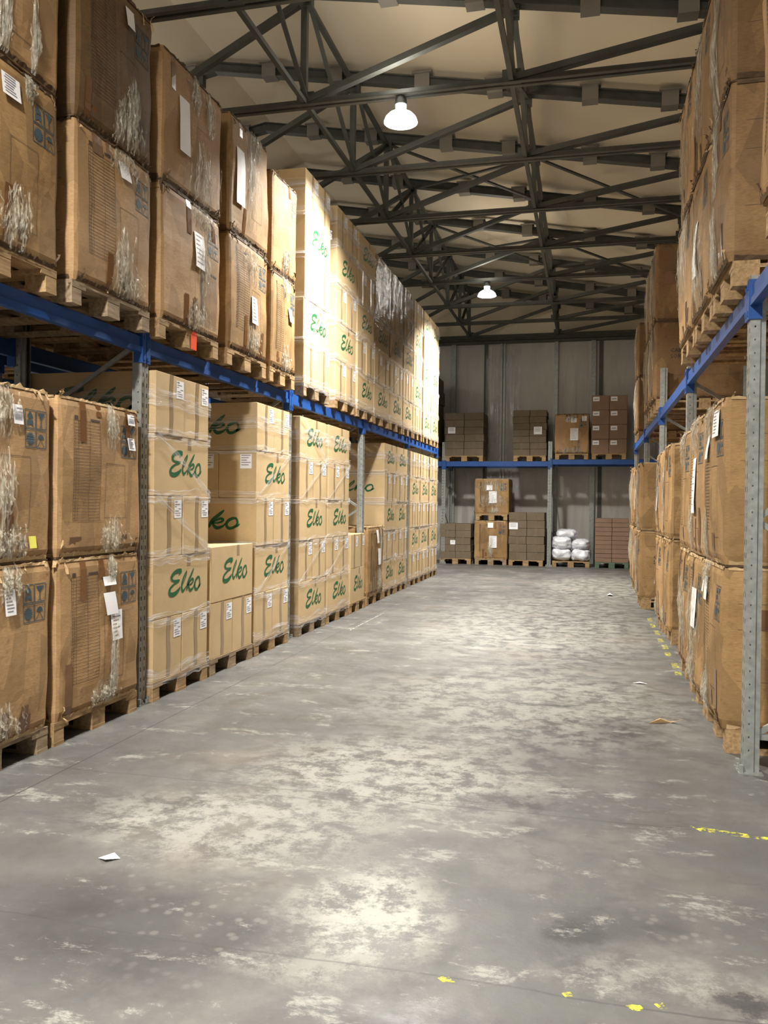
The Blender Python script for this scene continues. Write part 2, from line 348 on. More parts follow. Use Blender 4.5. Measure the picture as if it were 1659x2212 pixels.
for xi, x in enumerate((-3.16, -.86)):
    t = thing('roof_bracing', 'long line of crossed steel braces between trusses, %s' % ('on the left above the boxes' if xi == 0 else 'right of the lamps over the aisle'), 'roof bracing', (x, 0, 0), 0, 'lengthwise roof braces')
    zt = ztop(x) - .12
    for a, c in zip(TY[:-1], TY[1:]):
        for (p, q) in (((a, 6.0), (c, zt)), ((a, zt), (c, 6.0))):
            b = MB(); b.angle((0, p[0], p[1]), (0, q[0], q[1]), .05); link('diagonal', b.mesh('diagonal', ['steel']), t)
    b = MB(); b.bar((0, TY[0], zt), (0, TY[-1], zt), .06, .05); link('top_tie', b.mesh('top_tie', ['steel']), t)
    b = MB(); b.bar((0, TY[0], 6.0), (0, TY[-1], 6.0), .05, .05); link('bottom_tie', b.mesh('bottom_tie', ['steel']), t)
for i, (y0, y1) in enumerate([(12.8, 14.7), (16.65, 18.7)]):
    t = thing('wind_brace', 'pair of crossed braces under the roof slope %s' % ('before the farther lamp' if i == 0 else 'beyond the farther lamp'), 'roof bracing', (0, 0, 0), 0, 'roof slope braces')
    for (xa, xb) in ((-3.16, -.86), (-.86, 1.44)):
        for (p, q) in (((xa, y0), (xb, y1)), ((xa, y1), (xb, y0))):
            b = MB(); b.angle((p[0], p[1], ztop(p[0]) - .12), (q[0], q[1], ztop(q[0]) - .12), .05); link('diagonal', b.mesh('diagonal', ['steel']), t)
# ------------------------------------------------------------------ lamps
def lamp_meshes():
    b = MB(); n = 32; prof = [(.185, 0), (.182, .015), (.168, .05), (.135, .085), (.09, .11), (.06, .12), (.06, .20)]
    vs = []; fs = []
    for r, z in prof:
        for i in range(n): t = 2 * math.pi * i / n; vs.append((r * math.cos(t), r * math.sin(t), z))
    for j in range(len(prof) - 1):
        for i in range(n): fs.append((j * n + i, j * n + (i + 1) % n, (j + 1) * n + (i + 1) % n, (j + 1) * n + i))
    b.add(vs, fs); refl = b.mesh('reflector', ['lamp_metal'], True)
    b = MB(); b.cyl((0, 0, .005), (0, 0, .012), .172, .172, 32); lens = b.mesh('lens', ['glow'])
    b = MB(); b.cyl((0, 0, .19), (0, 0, .27), .07, .06, 20); hous = b.mesh('driver_housing', ['steel'])
    b = MB(); b.cyl((0, 0, .27), (0, 0, .30), .012, .012, 8); stem = b.mesh('hanging_hook', ['steel'])
    return refl, lens, hous, stem
LM = lamp_meshes()
for i, (x, y) in enumerate(LAMPS):
    t = thing('pendant_lamp', ['bright round high-bay lamp hanging nearest over the left stacks', 'smaller looking round high-bay lamp farther down the aisle', 'round high-bay lamp above the camera', 'round high-bay lamp behind the camera', 'unseen lamp added over the next aisle, behind the near left boxes', 'unseen lamp added over the next aisle, beyond the upper green-script stacks', 'unseen lamp added over the next aisle, by the back left corner', 'unseen lamp added over the right-hand aisle, behind the near right boxes', 'unseen lamp added over the right-hand aisle, farther back'][i], 'lamp', (x, y, LAMP_Z), 0, 'high-bay lamps')
    for n, me in zip(('reflector', 'lens', 'driver_housing', 'hanging_hook'), LM): link(n, me, t)
    ld = bpy.data.lights.new('bulb', 'AREA'); ld.shape = 'DISK'; ld.size = .34; ld.spread = math.radians(128 if i < 2 else 158); ld.energy = LAMP_W * (.66, .70, 1.0, .9, .4, .4, .4, .3, .3)[i]; ld.color = (1.0, .965, .89)
    lo = bpy.data.objects.new('bulb', ld); COL.objects.link(lo); lo.parent = t; lo.location = (0, 0, -.01)
    lu = bpy.data.lights.new('ceiling_uplight', 'POINT'); lu.shadow_soft_size = .25; lu.energy = UPLIGHT_W[i]; lu.color = (1.0, .95, .86)   # fill added above the lamp to brighten the ceiling
    lo = bpy.data.objects.new('ceiling_uplight', lu); COL.objects.link(lo); lo.parent = t; lo.location = (0, 0, .40)
# ------------------------------------------------------------------ racking
def post_mesh(h, w=.095, d=.085):
    # local: front face at y=0 facing -y, width along x, closed sides with round holes
    b = MB(); pitch = .075; x = w / 2
    def perf(P, cols, hh, z0):       # face strips with real openings; P(a, z) -> point, cols: opening spans along a
        n = int((h - z0) / pitch); edges = [0] + [e for c in cols for e in c] + [1]
        for k in range(n):
            za = z0 + k * pitch; zb = za + (pitch - hh); zc = za + pitch
            b.add([P(0, za), P(1, za), P(1, zb), P(0, zb)], [(0, 1, 2, 3)])
            for j in range(0, len(edges), 2):
                a0, a1 = edges[j], edges[j + 1]; b.add([P(a0, zb), P(a1, zb), P(a1, zc), P(a0, zc)], [(0, 1, 2, 3)])
        b.add([P(0, z0 + n * pitch), P(1, z0 + n * pitch), P(1, h), P(0, h)], [(0, 1, 2, 3)])
        if z0 > 0: b.add([P(0, 0), P(1, 0), P(1, z0), P(0, z0)], [(0, 1, 2, 3)])
    # front is folded: two slotted strips and a shallow centre groove
    perf(lambda a, z: (-x + a * (w / 2 - .006), 0, z), [(.42, .66)], .030, .05)
    perf(lambda a, z: (.006 + a * (w / 2 - .006), 0, z), [(.34, .58)], .030, .05)
    b.add([(-.006, 0, 0), (0, .006, 0), (.006, 0, 0), (-.006, 0, h), (0, .006, h), (.006, 0, h)], [(0, 1, 4, 3), (1, 2, 5, 4)])
    perf(lambda a, z: (-x, (1 - a) * d * .62, z), [(.42, .56)], .010, .06)
    perf(lambda a, z: (x, a * d * .62, z), [(.42, .56)], .010, .06)
    for s in (-1, 1):                 # stepped rear lips
        b.add([(s * x, d * .62, 0), (s * (x - .014), d * .68, 0), (s * (x - .014), d, 0), (s * x, d * .62, h), (s * (x - .014), d * .68, h), (s * (x - .014), d, h)], [(0, 1, 4, 3), (1, 2, 5, 4)])
        b.add([(s * (x - .014), d, 0), (s * (x - .03), d, 0), (s * (x - .03), d, h), (s * (x - .014), d, h)], [(0, 1, 2, 3)])
    return b.mesh('post', ['galv'])
def plate_mesh():
    b = MB(); b.box(-.085, .085, -.03, .10, 0, .007); b.box(-.075, -.05, -.025, -.006, .007, .05); b.box(.05, .075, -.025, -.006, .007, .05)
    return b.mesh('base_plate', ['galv'])
def frame(x, y, rz, h, label, depth=1.08, braces=True):
    t = thing('rack_upright', label, 'rack upright', (x, y, 0), rz, 'rack uprights')
    pm = cached(('post', h), lambda: post_mesh(h)); pl = cached('plate', plate_mesh)
    def bolt():
        b = MB(); b.cyl((0, 0, .007), (0, 0, .032), .009, .009, 8); b.cyl((0, 0, .007), (0, 0, .016), .015, .015, 6); return b.mesh('anchor_bolt', ['galv'])
    bm = cached('bolt', bolt)
    def plate(*a):
        q = link('base_plate', pl, t, *a)
        for bx in (-.03, .03): link('anchor_bolt', bm, q, (bx, -.017, 0))
    link('post', pm, t); plate()
    link('post', pm, t, (0, depth, 0), (0, 0, math.pi)); plate((0, depth, 0), (0, 0, math.pi))
    if braces:
        z = .22; sgn = 1
        def one(za, zb):
            b = MB(); b.bar((0, .075, za), (0, depth - .075, zb), .022, .032); return b.mesh('brace', ['galv'])
        link('brace', cached(('br', .2, .2, depth), lambda: one(.2, .2)), t)
        while z + .62 < h:
            za, zb = (z, z + .58) if sgn > 0 else (z + .58, z)
            link('brace', cached(('br', za, zb, depth), lambda: one(za, zb)), t); z += .62; sgn = -sgn
    return t
def beam(x, y0, y1, z, rz, label, fx=1):
    # along local x from 0..len, front face -y
    ln = y1 - y0
    def mk():
        b = MB(); b.box(0, ln, .006, .046, -.115, 0); b.box(0, ln, -.004, .008, -.115, -.075); b.box(0, ln, .03, .05, 0, .012); return b.mesh('beam', ['blue'])
    t = thing('rack_beam', label, 'rack beam', (x, y0, z) if fx > 0 else (x, y1, z), rz, 'rack beams')
    link('beam', cached(('beam', round(ln, 2)), mk), t)
    def cn():
        b = MB(); b.box(-.045, .004, -.012, .0, -.19, .035); b.box(-.0, .006, -.012, .06, -.19, .035); b.box(-.03, -.015, -.018, -.012, -.17, -.14); b.box(-.03, -.015, -.018, -.012, -.02, .01); return b.mesh('end_connector', ['blue'])
    c = cached('conn', cn); link('end_connector', c, t); o = link('end_connector', c, t, (ln, 0, 0)); o.scale = (-1, 1, 1)
    return t
PY = [2.49, 5.56, 8.64, 11.72, 14.80, 17.78]
nm = ['nearest left upright, out of frame', 'galvanised upright between the worn boxes and first green-script stack, left', 'second galvanised upright on the left, beside the low stack', 'third galvanised upright on the left, mid aisle', 'fourth galvanised upright on the left', 'last galvanised upright at the far end of left row']
XLF = -3.20
for i, y in enumerate(PY): frame(XLF, y, L, 3.06, nm[i] if i else 'galvanised upright on the left before the worn boxes')
bay = ['first', 'second', 'third', 'fourth', 'last']
for i in range(5):
    beam(XLF, PY[i] + .05, PY[i + 1] - .05, 2.71, L, 'blue rack beam along the left aisle, %s bay, front' % bay[i])
    beam(XLF - 1.08, PY[i] + .05, PY[i + 1] - .05, 2.71, L, 'blue rack beam in the left row, %s bay, rear' % bay[i])
XRF = .87
PRY = [1.95, 5.12, 8.25, 11.33, 14.42, 17.5]
nr = ['galvanised upright on the right beside the camera', 'tall galvanised upright closest on the right edge of view', 'second galvanised upright on the right', 'right upright that rises above its blue beam', 'fourth upright on the right side', 'last upright on the right side']
for i, y in enumerate(PRY): frame(XRF, y, -L, 3.3 if i == 3 else (2.82 if i < 3 else 3.1), nr[i])
for i in range(5):
    beam(XRF, PRY[i] + .05, PRY[i + 1] - .05, 2.76, -L, 'blue rack beam along the right aisle, %s bay, front' % bay[i], -1)
    beam(XRF + 1.08, PRY[i] + .05, PRY[i + 1] - .05, 2.76, -L, 'blue rack beam in the right row, %s bay, rear' % bay[i], -1)
# second row behind the left row, glimpsed in the dark
for i in range(2):
    frame(-4.62, PY[i] + .2, L, 3.06, 'dark upright of the rear left row, %s' % ('nearer' if i == 0 else 'behind the first green-script stack'))
    beam(-4.62, PY[i] + .25, PY[i + 1] + .15, 2.71, L, 'dark blue beam of the rear left row, %s bay' % bay[i])
# back rack facing the camera
YBR = 21.15
for x, n in ((-3.64, 'back rack upright at its left end'), (-.965, 'back rack upright in the middle of the back wall'), (1.72, 'back rack upright hidden behind the right row')):
    frame(x, YBR, 0, 3.12, n)
def beam0(x0, x1, y, z, label):
    t = beam(0, 0, x1 - x0, z, 0, label); t.location = (x0, y, z); return t
frame(-6.3, YBR, 0, 3.12, 'back rack upright far left behind the left row')
beam0(-6.25, -3.69, YBR, 2.615, 'blue beam on the back rack, hidden left bay, front'); beam0(-6.25, -3.69, YBR + 1.03, 2.615, 'blue beam on the back rack, hidden left bay, rear')
beam0(-3.59, -1.015, YBR, 2.615, 'blue beam on the back rack, left bay, front'); beam0(-3.59, -1.015, YBR + 1.03, 2.615, 'blue beam on the back rack, left bay, rear')
beam0(-.915, 1.67, YBR, 2.66, 'blue beam on the back rack, right bay, front'); beam0(-.915, 1.67, YBR + 1.03, 2.66, 'blue beam on the back rack, right bay, rear')
# ------------------------------------------------------------------ pallets
def pallet(x, y, z, rz, label, W=.92, D=1.2, mt='wood', group='pallets'):
    # front edge at local y=0, centre of width at local x=0
    H = .144
    def mk():
        r = []; b = MB()
        for i in range(3):
            xx = (-W / 2 + .0725, 0, W / 2 - .0725)[i]; b.box(xx - .0725, xx + .0725, 0, D, .1, .122)
        r.append(('stringer_boards', b)); b = MB()
        b2 = MB(); ys = [0, .19, .38, .5275, .69, .87, D - .145]; ws = [.145, .1, .1, .145, .1, .1, .145]
        for yy, ww in zip(ys, ws): b2.box(-W / 2, W / 2, yy, yy + ww, .1222, H)
        r.append(('deck_boards', b2))
        for xx, ww in ((-W / 2 + .05, .1), (0, .145), (W / 2 - .05, .1)):
            bb = MB(); bb.box(xx - ww / 2, xx + ww / 2, 0, D, 0, .022); r.append(('skid_board', bb))
            for yy in (0, D / 2 - .0725, D - .145):
                bb = MB(); bb.box(xx - ww / 2, xx + ww / 2, yy + .002, yy + .143, .022, .1); r.append(('block', bb))
        return [(n, q.mesh(n, [mt])) for n, q in r]
    t = thing('pallet', label, 'pallet', (x, y, z), rz, group)
    for n, me in cached(('pal', round(W, 2), D, mt), mk): link(n, me, t)
    return t
# ------------------------------------------------------------------ green-script cartons
EP = [(0.43,0.649),(0.461,0.677),(0.489,0.7),(0.491,0.74),(0.483,0.767),(0.448,0.776),(0.401,0.77),(0.361,0.748),(0.323,0.715),(0.297,0.672),(0.291,0.628),(0.302,0.592),(0.327,0.569),(0.376,0.556),(0.339,0.533),(0.299,0.501),(0.268,0.461),(0.256,0.419),(0.256,0.378),(0.269,0.342),(0.295,0.321),(0.336,0.315),(0.376,0.326),(0.413,0.351),(0.442,0.387),(0.462,0.421),(0.466,0.446),(0.462,0.469),(0.439,0.446),(0.404,0.419),(0.364,0.397),(0.328,0.391),(0.301,0.397),(0.291,0.412),(0.297,0.44),(0.317,0.469),(0.351,0.501),(0.392,0.524),(0.432,0.539),(0.45,0.56),(0.455,0.588),(0.415,0.592),(0.373,0.594),(0.344,0.6),(0.327,0.619),(0.335,0.649),(0.361,0.679),(0.396,0.696),(0.425,0.698),(0.446,0.691)]
ST = [[(0.583,0.723,.0026),(0.551,0.666,.0073),(0.525,0.607,.0088),(0.504,0.539,.0099),(0.493,0.471,.0109),(0.496,0.416,.012),(0.512,0.378,.012),(0.536,0.395,.0094),(0.558,0.423,.0068),(0.575,0.455,.0042)],
 [(0.583,0.723,.0026),(0.577,0.668,.0068),(0.56,0.613,.0062),(0.538,0.556,.0047),(0.514,0.497,.0031)],
 [(0.719,0.744,.0036),(0.695,0.691,.0109),(0.664,0.626,.013),(0.63,0.558,.0141),(0.609,0.503,.0135),(0.593,0.433,.012),(0.585,0.368,.0047)],
 [(0.6,0.455,.0078),(0.647,0.526,.0078),(0.687,0.564,.0094),(0.71,0.545,.0099),(0.701,0.505,.0088),(0.666,0.474,.0068),(0.622,0.461,.0062),(0.627,0.416,.0115),(0.651,0.366,.013),(0.686,0.381,.0104),(0.714,0.416,.0068),(0.736,0.48,.0036)],
 [(0.83,0.577,.0062),(0.794,0.571,.0109),(0.759,0.529,.0115),(0.741,0.467,.0109),(0.743,0.406,.0115),(0.763,0.362,.0115),(0.799,0.376,.0104),(0.827,0.421,.0094),(0.837,0.48,.0088),(0.832,0.537,.0094),(0.823,0.573,.0078)],
 [(0.815,0.404,.0088),(0.84,0.421,.0078),(0.859,0.461,.0026)]]
def smooth_poly(pts, closed):
    out = []; n = len(pts)
    for i in range(n if closed else n - 1):
        p0, p1, p2, p3 = (pts[(i - 1) % n] if closed or i else pts[0]), pts[i], pts[(i + 1) % n], (pts[(i + 2) % n] if closed or i + 2 < n else pts[-1])
        for t in (0, .33, .67):
            out.append(tuple(.5 * (2 * b_ + (c_ - a_) * t + (2 * a_ - 5 * b_ + 4 * c_ - d_) * t * t + (3 * b_ - a_ - 3 * c_ + d_) * t ** 3) for a_, b_, c_, d_ in zip(p0, p1, p2, p3)))
    if not closed: out.append(pts[-1])
    return out
def logo(b, P, w, h, mi):
    """P(a, z) maps metres across / up on the face to 3D"""
    pts = smooth_poly(EP, True); v3 = [Vector((u * w, v * h, 0)) for u, v in pts]
    b.add([P(p.x, p.y) for p in v3], [tuple(t) for t in tessellate_polygon([v3])], mi)
    for st in ST:
        q = smooth_poly(st, False); vs = []
        for i, (u, v, r) in enumerate(q):
            a = q[max(0, i - 1)]; c = q[min(len(q) - 1, i + 1)]
            d = Vector(((c[0] - a[0]) * w, (c[1] - a[1]) * h)).normalized(); nn = Vector((-d.y, d.x)); r = r * 1.1 * w
            vs += [P(u * w + nn.x * r, v * h + nn.y * r), P(u * w - nn.x * r, v * h - nn.y * r)]
        b.add(vs, [(2 * i, 2 * i + 1, 2 * i + 3, 2 * i + 2) for i in range(len(q) - 1)], mi)
def rbox(b, W, D, H, r=.006, mi=0, bulge=0):
    """box with softened vertical edges; x centred, front y=0"""
    n = 3; ring = []
    for cx_, cy_, a0 in ((W / 2 - r, r, -L), (W / 2 - r, D - r, 0), (-W / 2 + r, D - r, L), (-W / 2 + r, r, 2 * L)):
        for k in range(n): t = a0 + L * k / (n - 1); ring.append((cx_ + r * math.cos(t), cy_ + r * math.sin(t)))
    N = len(ring); zs = [0, r * .6, H - r * .6, H]; vs = []
    for zi, z in enumerate(zs):
        s = 1 - (r * .8 / max(W, .1) if zi in (0, 3) else 0)
        for px, py in ring: vs.append((px * s, D / 2 + (py - D / 2) * s, z))
    fs = [(j * N + i, j * N + (i + 1) % N, (j + 1) * N + (i + 1) % N, (j + 1) * N + i) for j in range(3) for i in range(N)]
    fs += [tuple(range(N - 1, -1, -1)), tuple(range(3 * N, 4 * N))]; b.add(vs, fs, mi)
def carton_parts(kind, W, D, H, sidelabel=False):
    """kind 'A': logo on the long front. 'B': plain small end in front, logo on the long sides."""
    b = MB(); rbox(b, W, D, H)
    e = .0018
    if kind == 'A':
        logo(b, lambda a, z: (-W / 2 + a, -e, z), W, H, 1)
        tp = MB(); tp.add([(W * .09, -e * .6, H * .80), (W * .155, -e * .6, H * .80), (W * .15, -e * .6, H + .0), (W * .095, -e * .6, H)], [(0, 1, 2, 3)])
        if not sidelabel: return [('body', b.mesh('carton_body', ['kraft', 'green'])), ('packing_tape', tp.mesh('packing_tape', ['tape']))]
        lb = MB(); q = lambda a, z: (-W / 2 - e, a, z)
        a0, a1, z0, z1 = D * .12, D * .42, H * .62, H * .92
        lb.add([q(a1, z0), q(a0, z0), q(a0, z1), q(a1, z1)], [(0, 1, 2, 3)], 0)
        for k in range(5):
            zz = z1 - (k + .7) * (z1 - z0) / 6; lb.add([(-W / 2 - e * 1.5, a1 - .01, zz), (-W / 2 - e * 1.5, a0 + .01 + .02 * (k % 3), zz), (-W / 2 - e * 1.5, a0 + .01 + .02 * (k % 3), zz + .008), (-W / 2 - e * 1.5, a1 - .01, zz + .008)], [(0, 1, 2, 3)], 1)
    else:
        for s in (-1, 1):
            logo(b, (lambda a, z: (-W / 2 - e, D - a, z)) if s < 0 else (lambda a, z: (W / 2 + e, a, z)), D, H, 1)
        b.box(-.0012, .0012, -.0006, .0, .0, H, 2) if False else None
        tp = MB(); c0 = .01; hw = .027; n = 8; vs = []
        for k in range(n + 1):
            z = H * k / n; dx = .006 * math.sin(k * 1.1 + W * 40); vs += [(c0 + dx - hw, -e, z), (c0 + dx + hw, -e, z)]
        tp.add(vs, [(2 * k, 2 * k + 1, 2 * k + 3, 2 * k + 2) for k in range(n)])
        lb = MB(); x0, x1, z0, z1 = W * .20, W * .47, H * .63, H * .93
        lb.add([(x0, -e, z0), (x1, -e, z0 + .003), (x1, -e, z1 + .003), (x0, -e, z1)], [(0, 1, 2, 3)], 0)
        for k, (a, c_) in enumerate([(.1, .4), (.1, .75), (.08, .3), (.55, .9), (.1, .6), (.1, .85), (.2, .8)]):
            zz = z1 - (k + 1) * (z1 - z0) / 8.2; th = .011 if k == 0 else .005
            lb.add([(x0 + (x1 - x0) * a, -e * 1.6, zz), (x0 + (x1 - x0) * c_, -e * 1.6, zz), (x0 + (x1 - x0) * c_, -e * 1.6, zz + th), (x0 + (x1 - x0) * a, -e * 1.6, zz + th)], [(0, 1, 2, 3)], 1)
    return [('body', b.mesh('carton_body', ['kraft', 'green'])), ('packing_tape', tp.mesh('packing_tape', ['tape'])), ('shipping_label', lb.mesh('shipping_label', ['paper', 'grey_ink']))]
rnd = random.Random(7)
lay = ['bottom layer', 'second layer', 'middle layer', 'fourth layer', 'top layer']
def script_stack(xf, y0, y1, z, pattern, sname, H=.468, rz=L, deep=False, wrap=True, pal=True, D=1.2, diag=0, mt='wood', layn=lay, jit=.006, shift=None, skip_pal_label=None):
    """pattern: string from the bottom, 'A' one long logo face, 'B' two small ends"""
    W = y1 - y0; yc = (y0 + y1) / 2
    if pal:
        pallet(xf + (.005 if rz > 0 else -.03), yc, z, rz, 'wooden pallet under the ' + sname, max(.8, W + .01), D, mt)
    zz = z + (.144 if pal else 0)
    for k, c in enumerate(pattern):
        j = lambda: rnd.uniform(-jit, jit)
        dep = -1 if rz > 0 else 1
        dx = shift[k] if shift else 0
        if c == 'A':
            dd = D / 3
            for q in range(3 if deep else 1):
                t = thing('carton', ('tan carton with green script, %s, %s' % (layn[k], sname)) if q == 0 else 'tan carton in %s %s, %s' % (('second depth row', 'third depth row')[q - 1], layn[k], sname),
                          'carton', (xf + dep * (q * dd + .002) + (j() if q == 0 else 0) + dx, yc + j(), zz), rz + rnd.uniform(-.004, .004), 'tan cartons with green script')
                for n, me in cached(('A', round(W, 2), round(dd, 3), H, 'low stack' in sname and k == 3), lambda: carton_parts('A', round(W, 2), dd - .003, H - .002, 'low stack' in sname and k == 3)): link(n, me, t)
        else:
            w2 = W / 2
            for s in (0, 1):
                t = thing('carton', 'plain-ended tan carton, %s, %s of pair, %s' % (layn[k], ('nearer', 'farther')[s], sname), 'carton',
                          (xf + j() + dx, y0 + w2 * (s + .5) + .0, zz), rz + rnd.uniform(-.003, .003), 'tan cartons with plain taped ends')
                for n, me in cached(('B', round(w2, 2), D, H), lambda: carton_parts('B', round(w2, 2) - .006, D, H - .002)): link(n, me, t)
        zz += H
    if wrap: wrap_stack(xf, y0, y1, z, z + (.144 if pal else 0), H, len(pattern), sname, rz, D, diag)
def wrap_stack(xf, y0, y1, zb, z0, H, n, sname, rz, D, diag):
    b = MB(); W = y1 - y0; r = random.Random(int(y0 * 100) + int(zb * 10))
    o = .010
    def ring(za, zc, rows=4):
        pts = [(-W / 2 - o, D * .9), (-W / 2 - o, D * .5), (-W / 2 - o, .02), (-W / 2 - o, -o)] + [(-W / 2 - o + (W + 2 * o) * k / 10, -o) for k in range(1, 10)] + [(W / 2 + o, -o), (W / 2 + o, .02), (W / 2 + o, D * .5), (W / 2 + o, D * .9)]
        top = [zc + r.uniform(-.012, .012) + .012 * math.sin(k * .7 + za * 9) for k in range(len(pts))]; bot = [za + r.uniform(-.012, .012) for k in pts]
        vs = []; uv = []
        for q in range(rows + 1):
            s = q / rows
            for k, (px, py) in enumerate(pts):
                jo = r.uniform(-.003, .006)
                vs.append((px + (jo if px > W / 2 else -jo if px < -W / 2 else 0), py - (jo if py < 0 else 0), bot[k] * (1 - s) + top[k] * s)); uv.append((k * .1, s * (zc - za) + za))
        N = len(pts); b.add(vs, [(q * N + k, q * N + k + 1, (q + 1) * N + k + 1, (q + 1) * N + k) for q in range(rows) for k in range(N - 1)], 0, uv)
    ring(zb + .10, z0 + .09)
    for k in range(1, n): ring(z0 + k * H - .045 - r.uniform(0, .02), z0 + k * H + .03 + r.uniform(0, .04))
    if n >= 5: ring(z0 + n * H - .26, z0 + n * H - .12)
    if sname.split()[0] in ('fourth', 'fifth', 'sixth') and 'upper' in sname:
        q0 = len(b.m); ring(z0 + n * H * .42, z0 + n * H - .01, 10); b.m[q0:] = [2] * (len(b.m) - q0)  # darker tinted film layer over the upper part of the load
    for k, sg in diag or []:
        za, zc = z0 + k * H + .02, z0 + (k + 1) * H - .0
        if sg < 0: za, zc = zc, za
        vs = []; uv = []; m_ = 8
        for i in range(m_ + 1):
            s = i / m_; x = -W / 2 - .0 + W * s; z = za + (zc - za) * s; ww = .024 * (1 + .5 * math.sin(i * 1.7 + k))
            for q in range(4): vs.append((x + .004 * q, -o - .004 - r.uniform(0, .006), z + (q / 3 - .5) * 2 * ww)); uv.append((s * 1.0, q * .05))
        b.add(vs, [(i * 4 + q, i * 4 + q + 1, (i + 1) * 4 + q + 1, (i + 1) * 4 + q) for i in range(m_) for q in range(3)], 1, uv)
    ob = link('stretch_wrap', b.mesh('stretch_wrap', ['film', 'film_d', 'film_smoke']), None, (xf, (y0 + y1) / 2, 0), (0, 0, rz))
    tag(ob, 'clear shiny stretch film around the ' + sname, 'stretch film', 'stretch film on pallet loads')
FX = -3.15
dn = [(1, 1), (2, 1), (3, 1)]
script_stack(FX, 5.625, 6.53, 0, 'BABAB', 'first wrapped floor stack on the left', deep=True, diag=[(2, -1), (3, -1)])
script_stack(FX, 6.60, 7.51, 0, 'BA', 'low two-layer floor stack on the left', deep=True, wrap=False, mt='wood_grey', H=.485)
script_stack(FX, 7.58, 8.49, 0, 'BABAB', 'floor stack just behind the low stack', deep=True, diag=[(1, 1), (3, 1)])
script_stack(FX, 8.84, 9.78, 0, 'ABABA', 'floor stack just past second left upright', deep=True, diag=[(1, 1), (3, 1), (4, -1)], mt='wood_grey')
script_stack(FX, 9.87, 10.80, 0, 'ABABA', 'floor stack before the short one, left', deep=True, diag=[(1, 1), (3, 1)])
script_stack(FX, 10.92, 11.66, 0, 'AB', 'short floor stack by the third left upright', deep=True, wrap=False, H=.47)
script_stack(FX - .03, 12.92, 13.72, 0, 'ABABA', 'floor stack just behind the lone worn box', deep=True, diag=[(1, 1), (3, 1)])
script_stack(FX - .03, 13.80, 14.62, 0, 'ABABA', 'floor stack before fourth left upright', diag=[(1, 1), (3, 1)])
script_stack(FX - .03, 14.90, 15.78, 0, 'BABAB', 'floor stack just past fourth left upright', diag=[(1, 1), (3, 1)])
script_stack(FX - .03, 15.83, 16.68, 0, 'BABAB', 'floor stack second from far end, left', diag=[(1, 1), (3, 1)])
script_stack(FX - .03, 16.80, 17.68, 0, 'BABAB', 'floor stack at the far end, left', diag=[(1, 1), (3, 1)])
UH = .484
ZT = 2.725
script_stack(FX, 8.92, 9.86, ZT, 'BABAB', 'nearest upper green-script stack', H=UH, deep=True, diag=[(1, 1), (3, 1)], mt='wood_grey')
script_stack(FX, 10.13, 11.06, ZT, 'BABAB', 'second upper green-script stack', H=UH, deep=True)
script_stack(FX, 11.16, 12.06, ZT, 'ABABA', 'third upper green-script stack', H=UH, diag=[(3, -1), (2, 1)])
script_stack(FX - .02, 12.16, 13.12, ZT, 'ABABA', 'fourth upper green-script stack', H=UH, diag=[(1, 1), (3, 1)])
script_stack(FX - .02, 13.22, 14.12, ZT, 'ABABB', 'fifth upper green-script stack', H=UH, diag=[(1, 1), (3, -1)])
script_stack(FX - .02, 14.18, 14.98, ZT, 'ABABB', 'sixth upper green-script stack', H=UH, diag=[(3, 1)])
script_stack(FX - .02, 15.04, 15.84, ZT, 'BABAB', 'seventh upper green-script stack', H=UH, diag=[(1, 1), (3, 1)])
script_stack(FX - .02, 15.98, 16.78, ZT, 'ABABA', 'eighth upper green-script stack', H=UH)
script_stack(FX - .02, 16.84, 17.64, ZT, 'ABABA', 'farthest upper green-script stack', H=UH)
# ------------------------------------------------------------------ large worn cartons
SUNP = [(math.cos(2 * math.pi * i / 36) * (.5 if i % 2 else .31) + .5, math.sin(2 * math.pi * i / 36) * (.5 if i % 2 else .31) + .5) for i in range(36)]
ICON = {
 'hands': [[(.30, .52), (.22, .66), (.40, .95), (.58, .97), (.80, .72), (.82, .56)], [(.18, .05), (.20, .46), (.82, .46), (.84, .05), (.52, .22)]],
 'glass': [[(.10, .95), (.90, .95), (.54, .52), (.54, .10), (.80, .05), (.20, .05), (.46, .10), (.46, .52)]],
 'sun': [SUNP],
 'umbrella': [[(.14, .52), (.22, .72), (.40, .84), (.60, .84), (.78, .72), (.86, .52), (.66, .56), (.5, .50), (.34, .56)], [(.48, .5), (.53, .5), (.92, .04), (.84, .04)], [(.47, .5), (.52, .5), (.16, .04), (.08, .04)], [(.12, .96), (.16, .96), (.24, .80), (.2, .80)], [(.84, .96), (.88, .96), (.80, .80), (.76, .80)]],
}
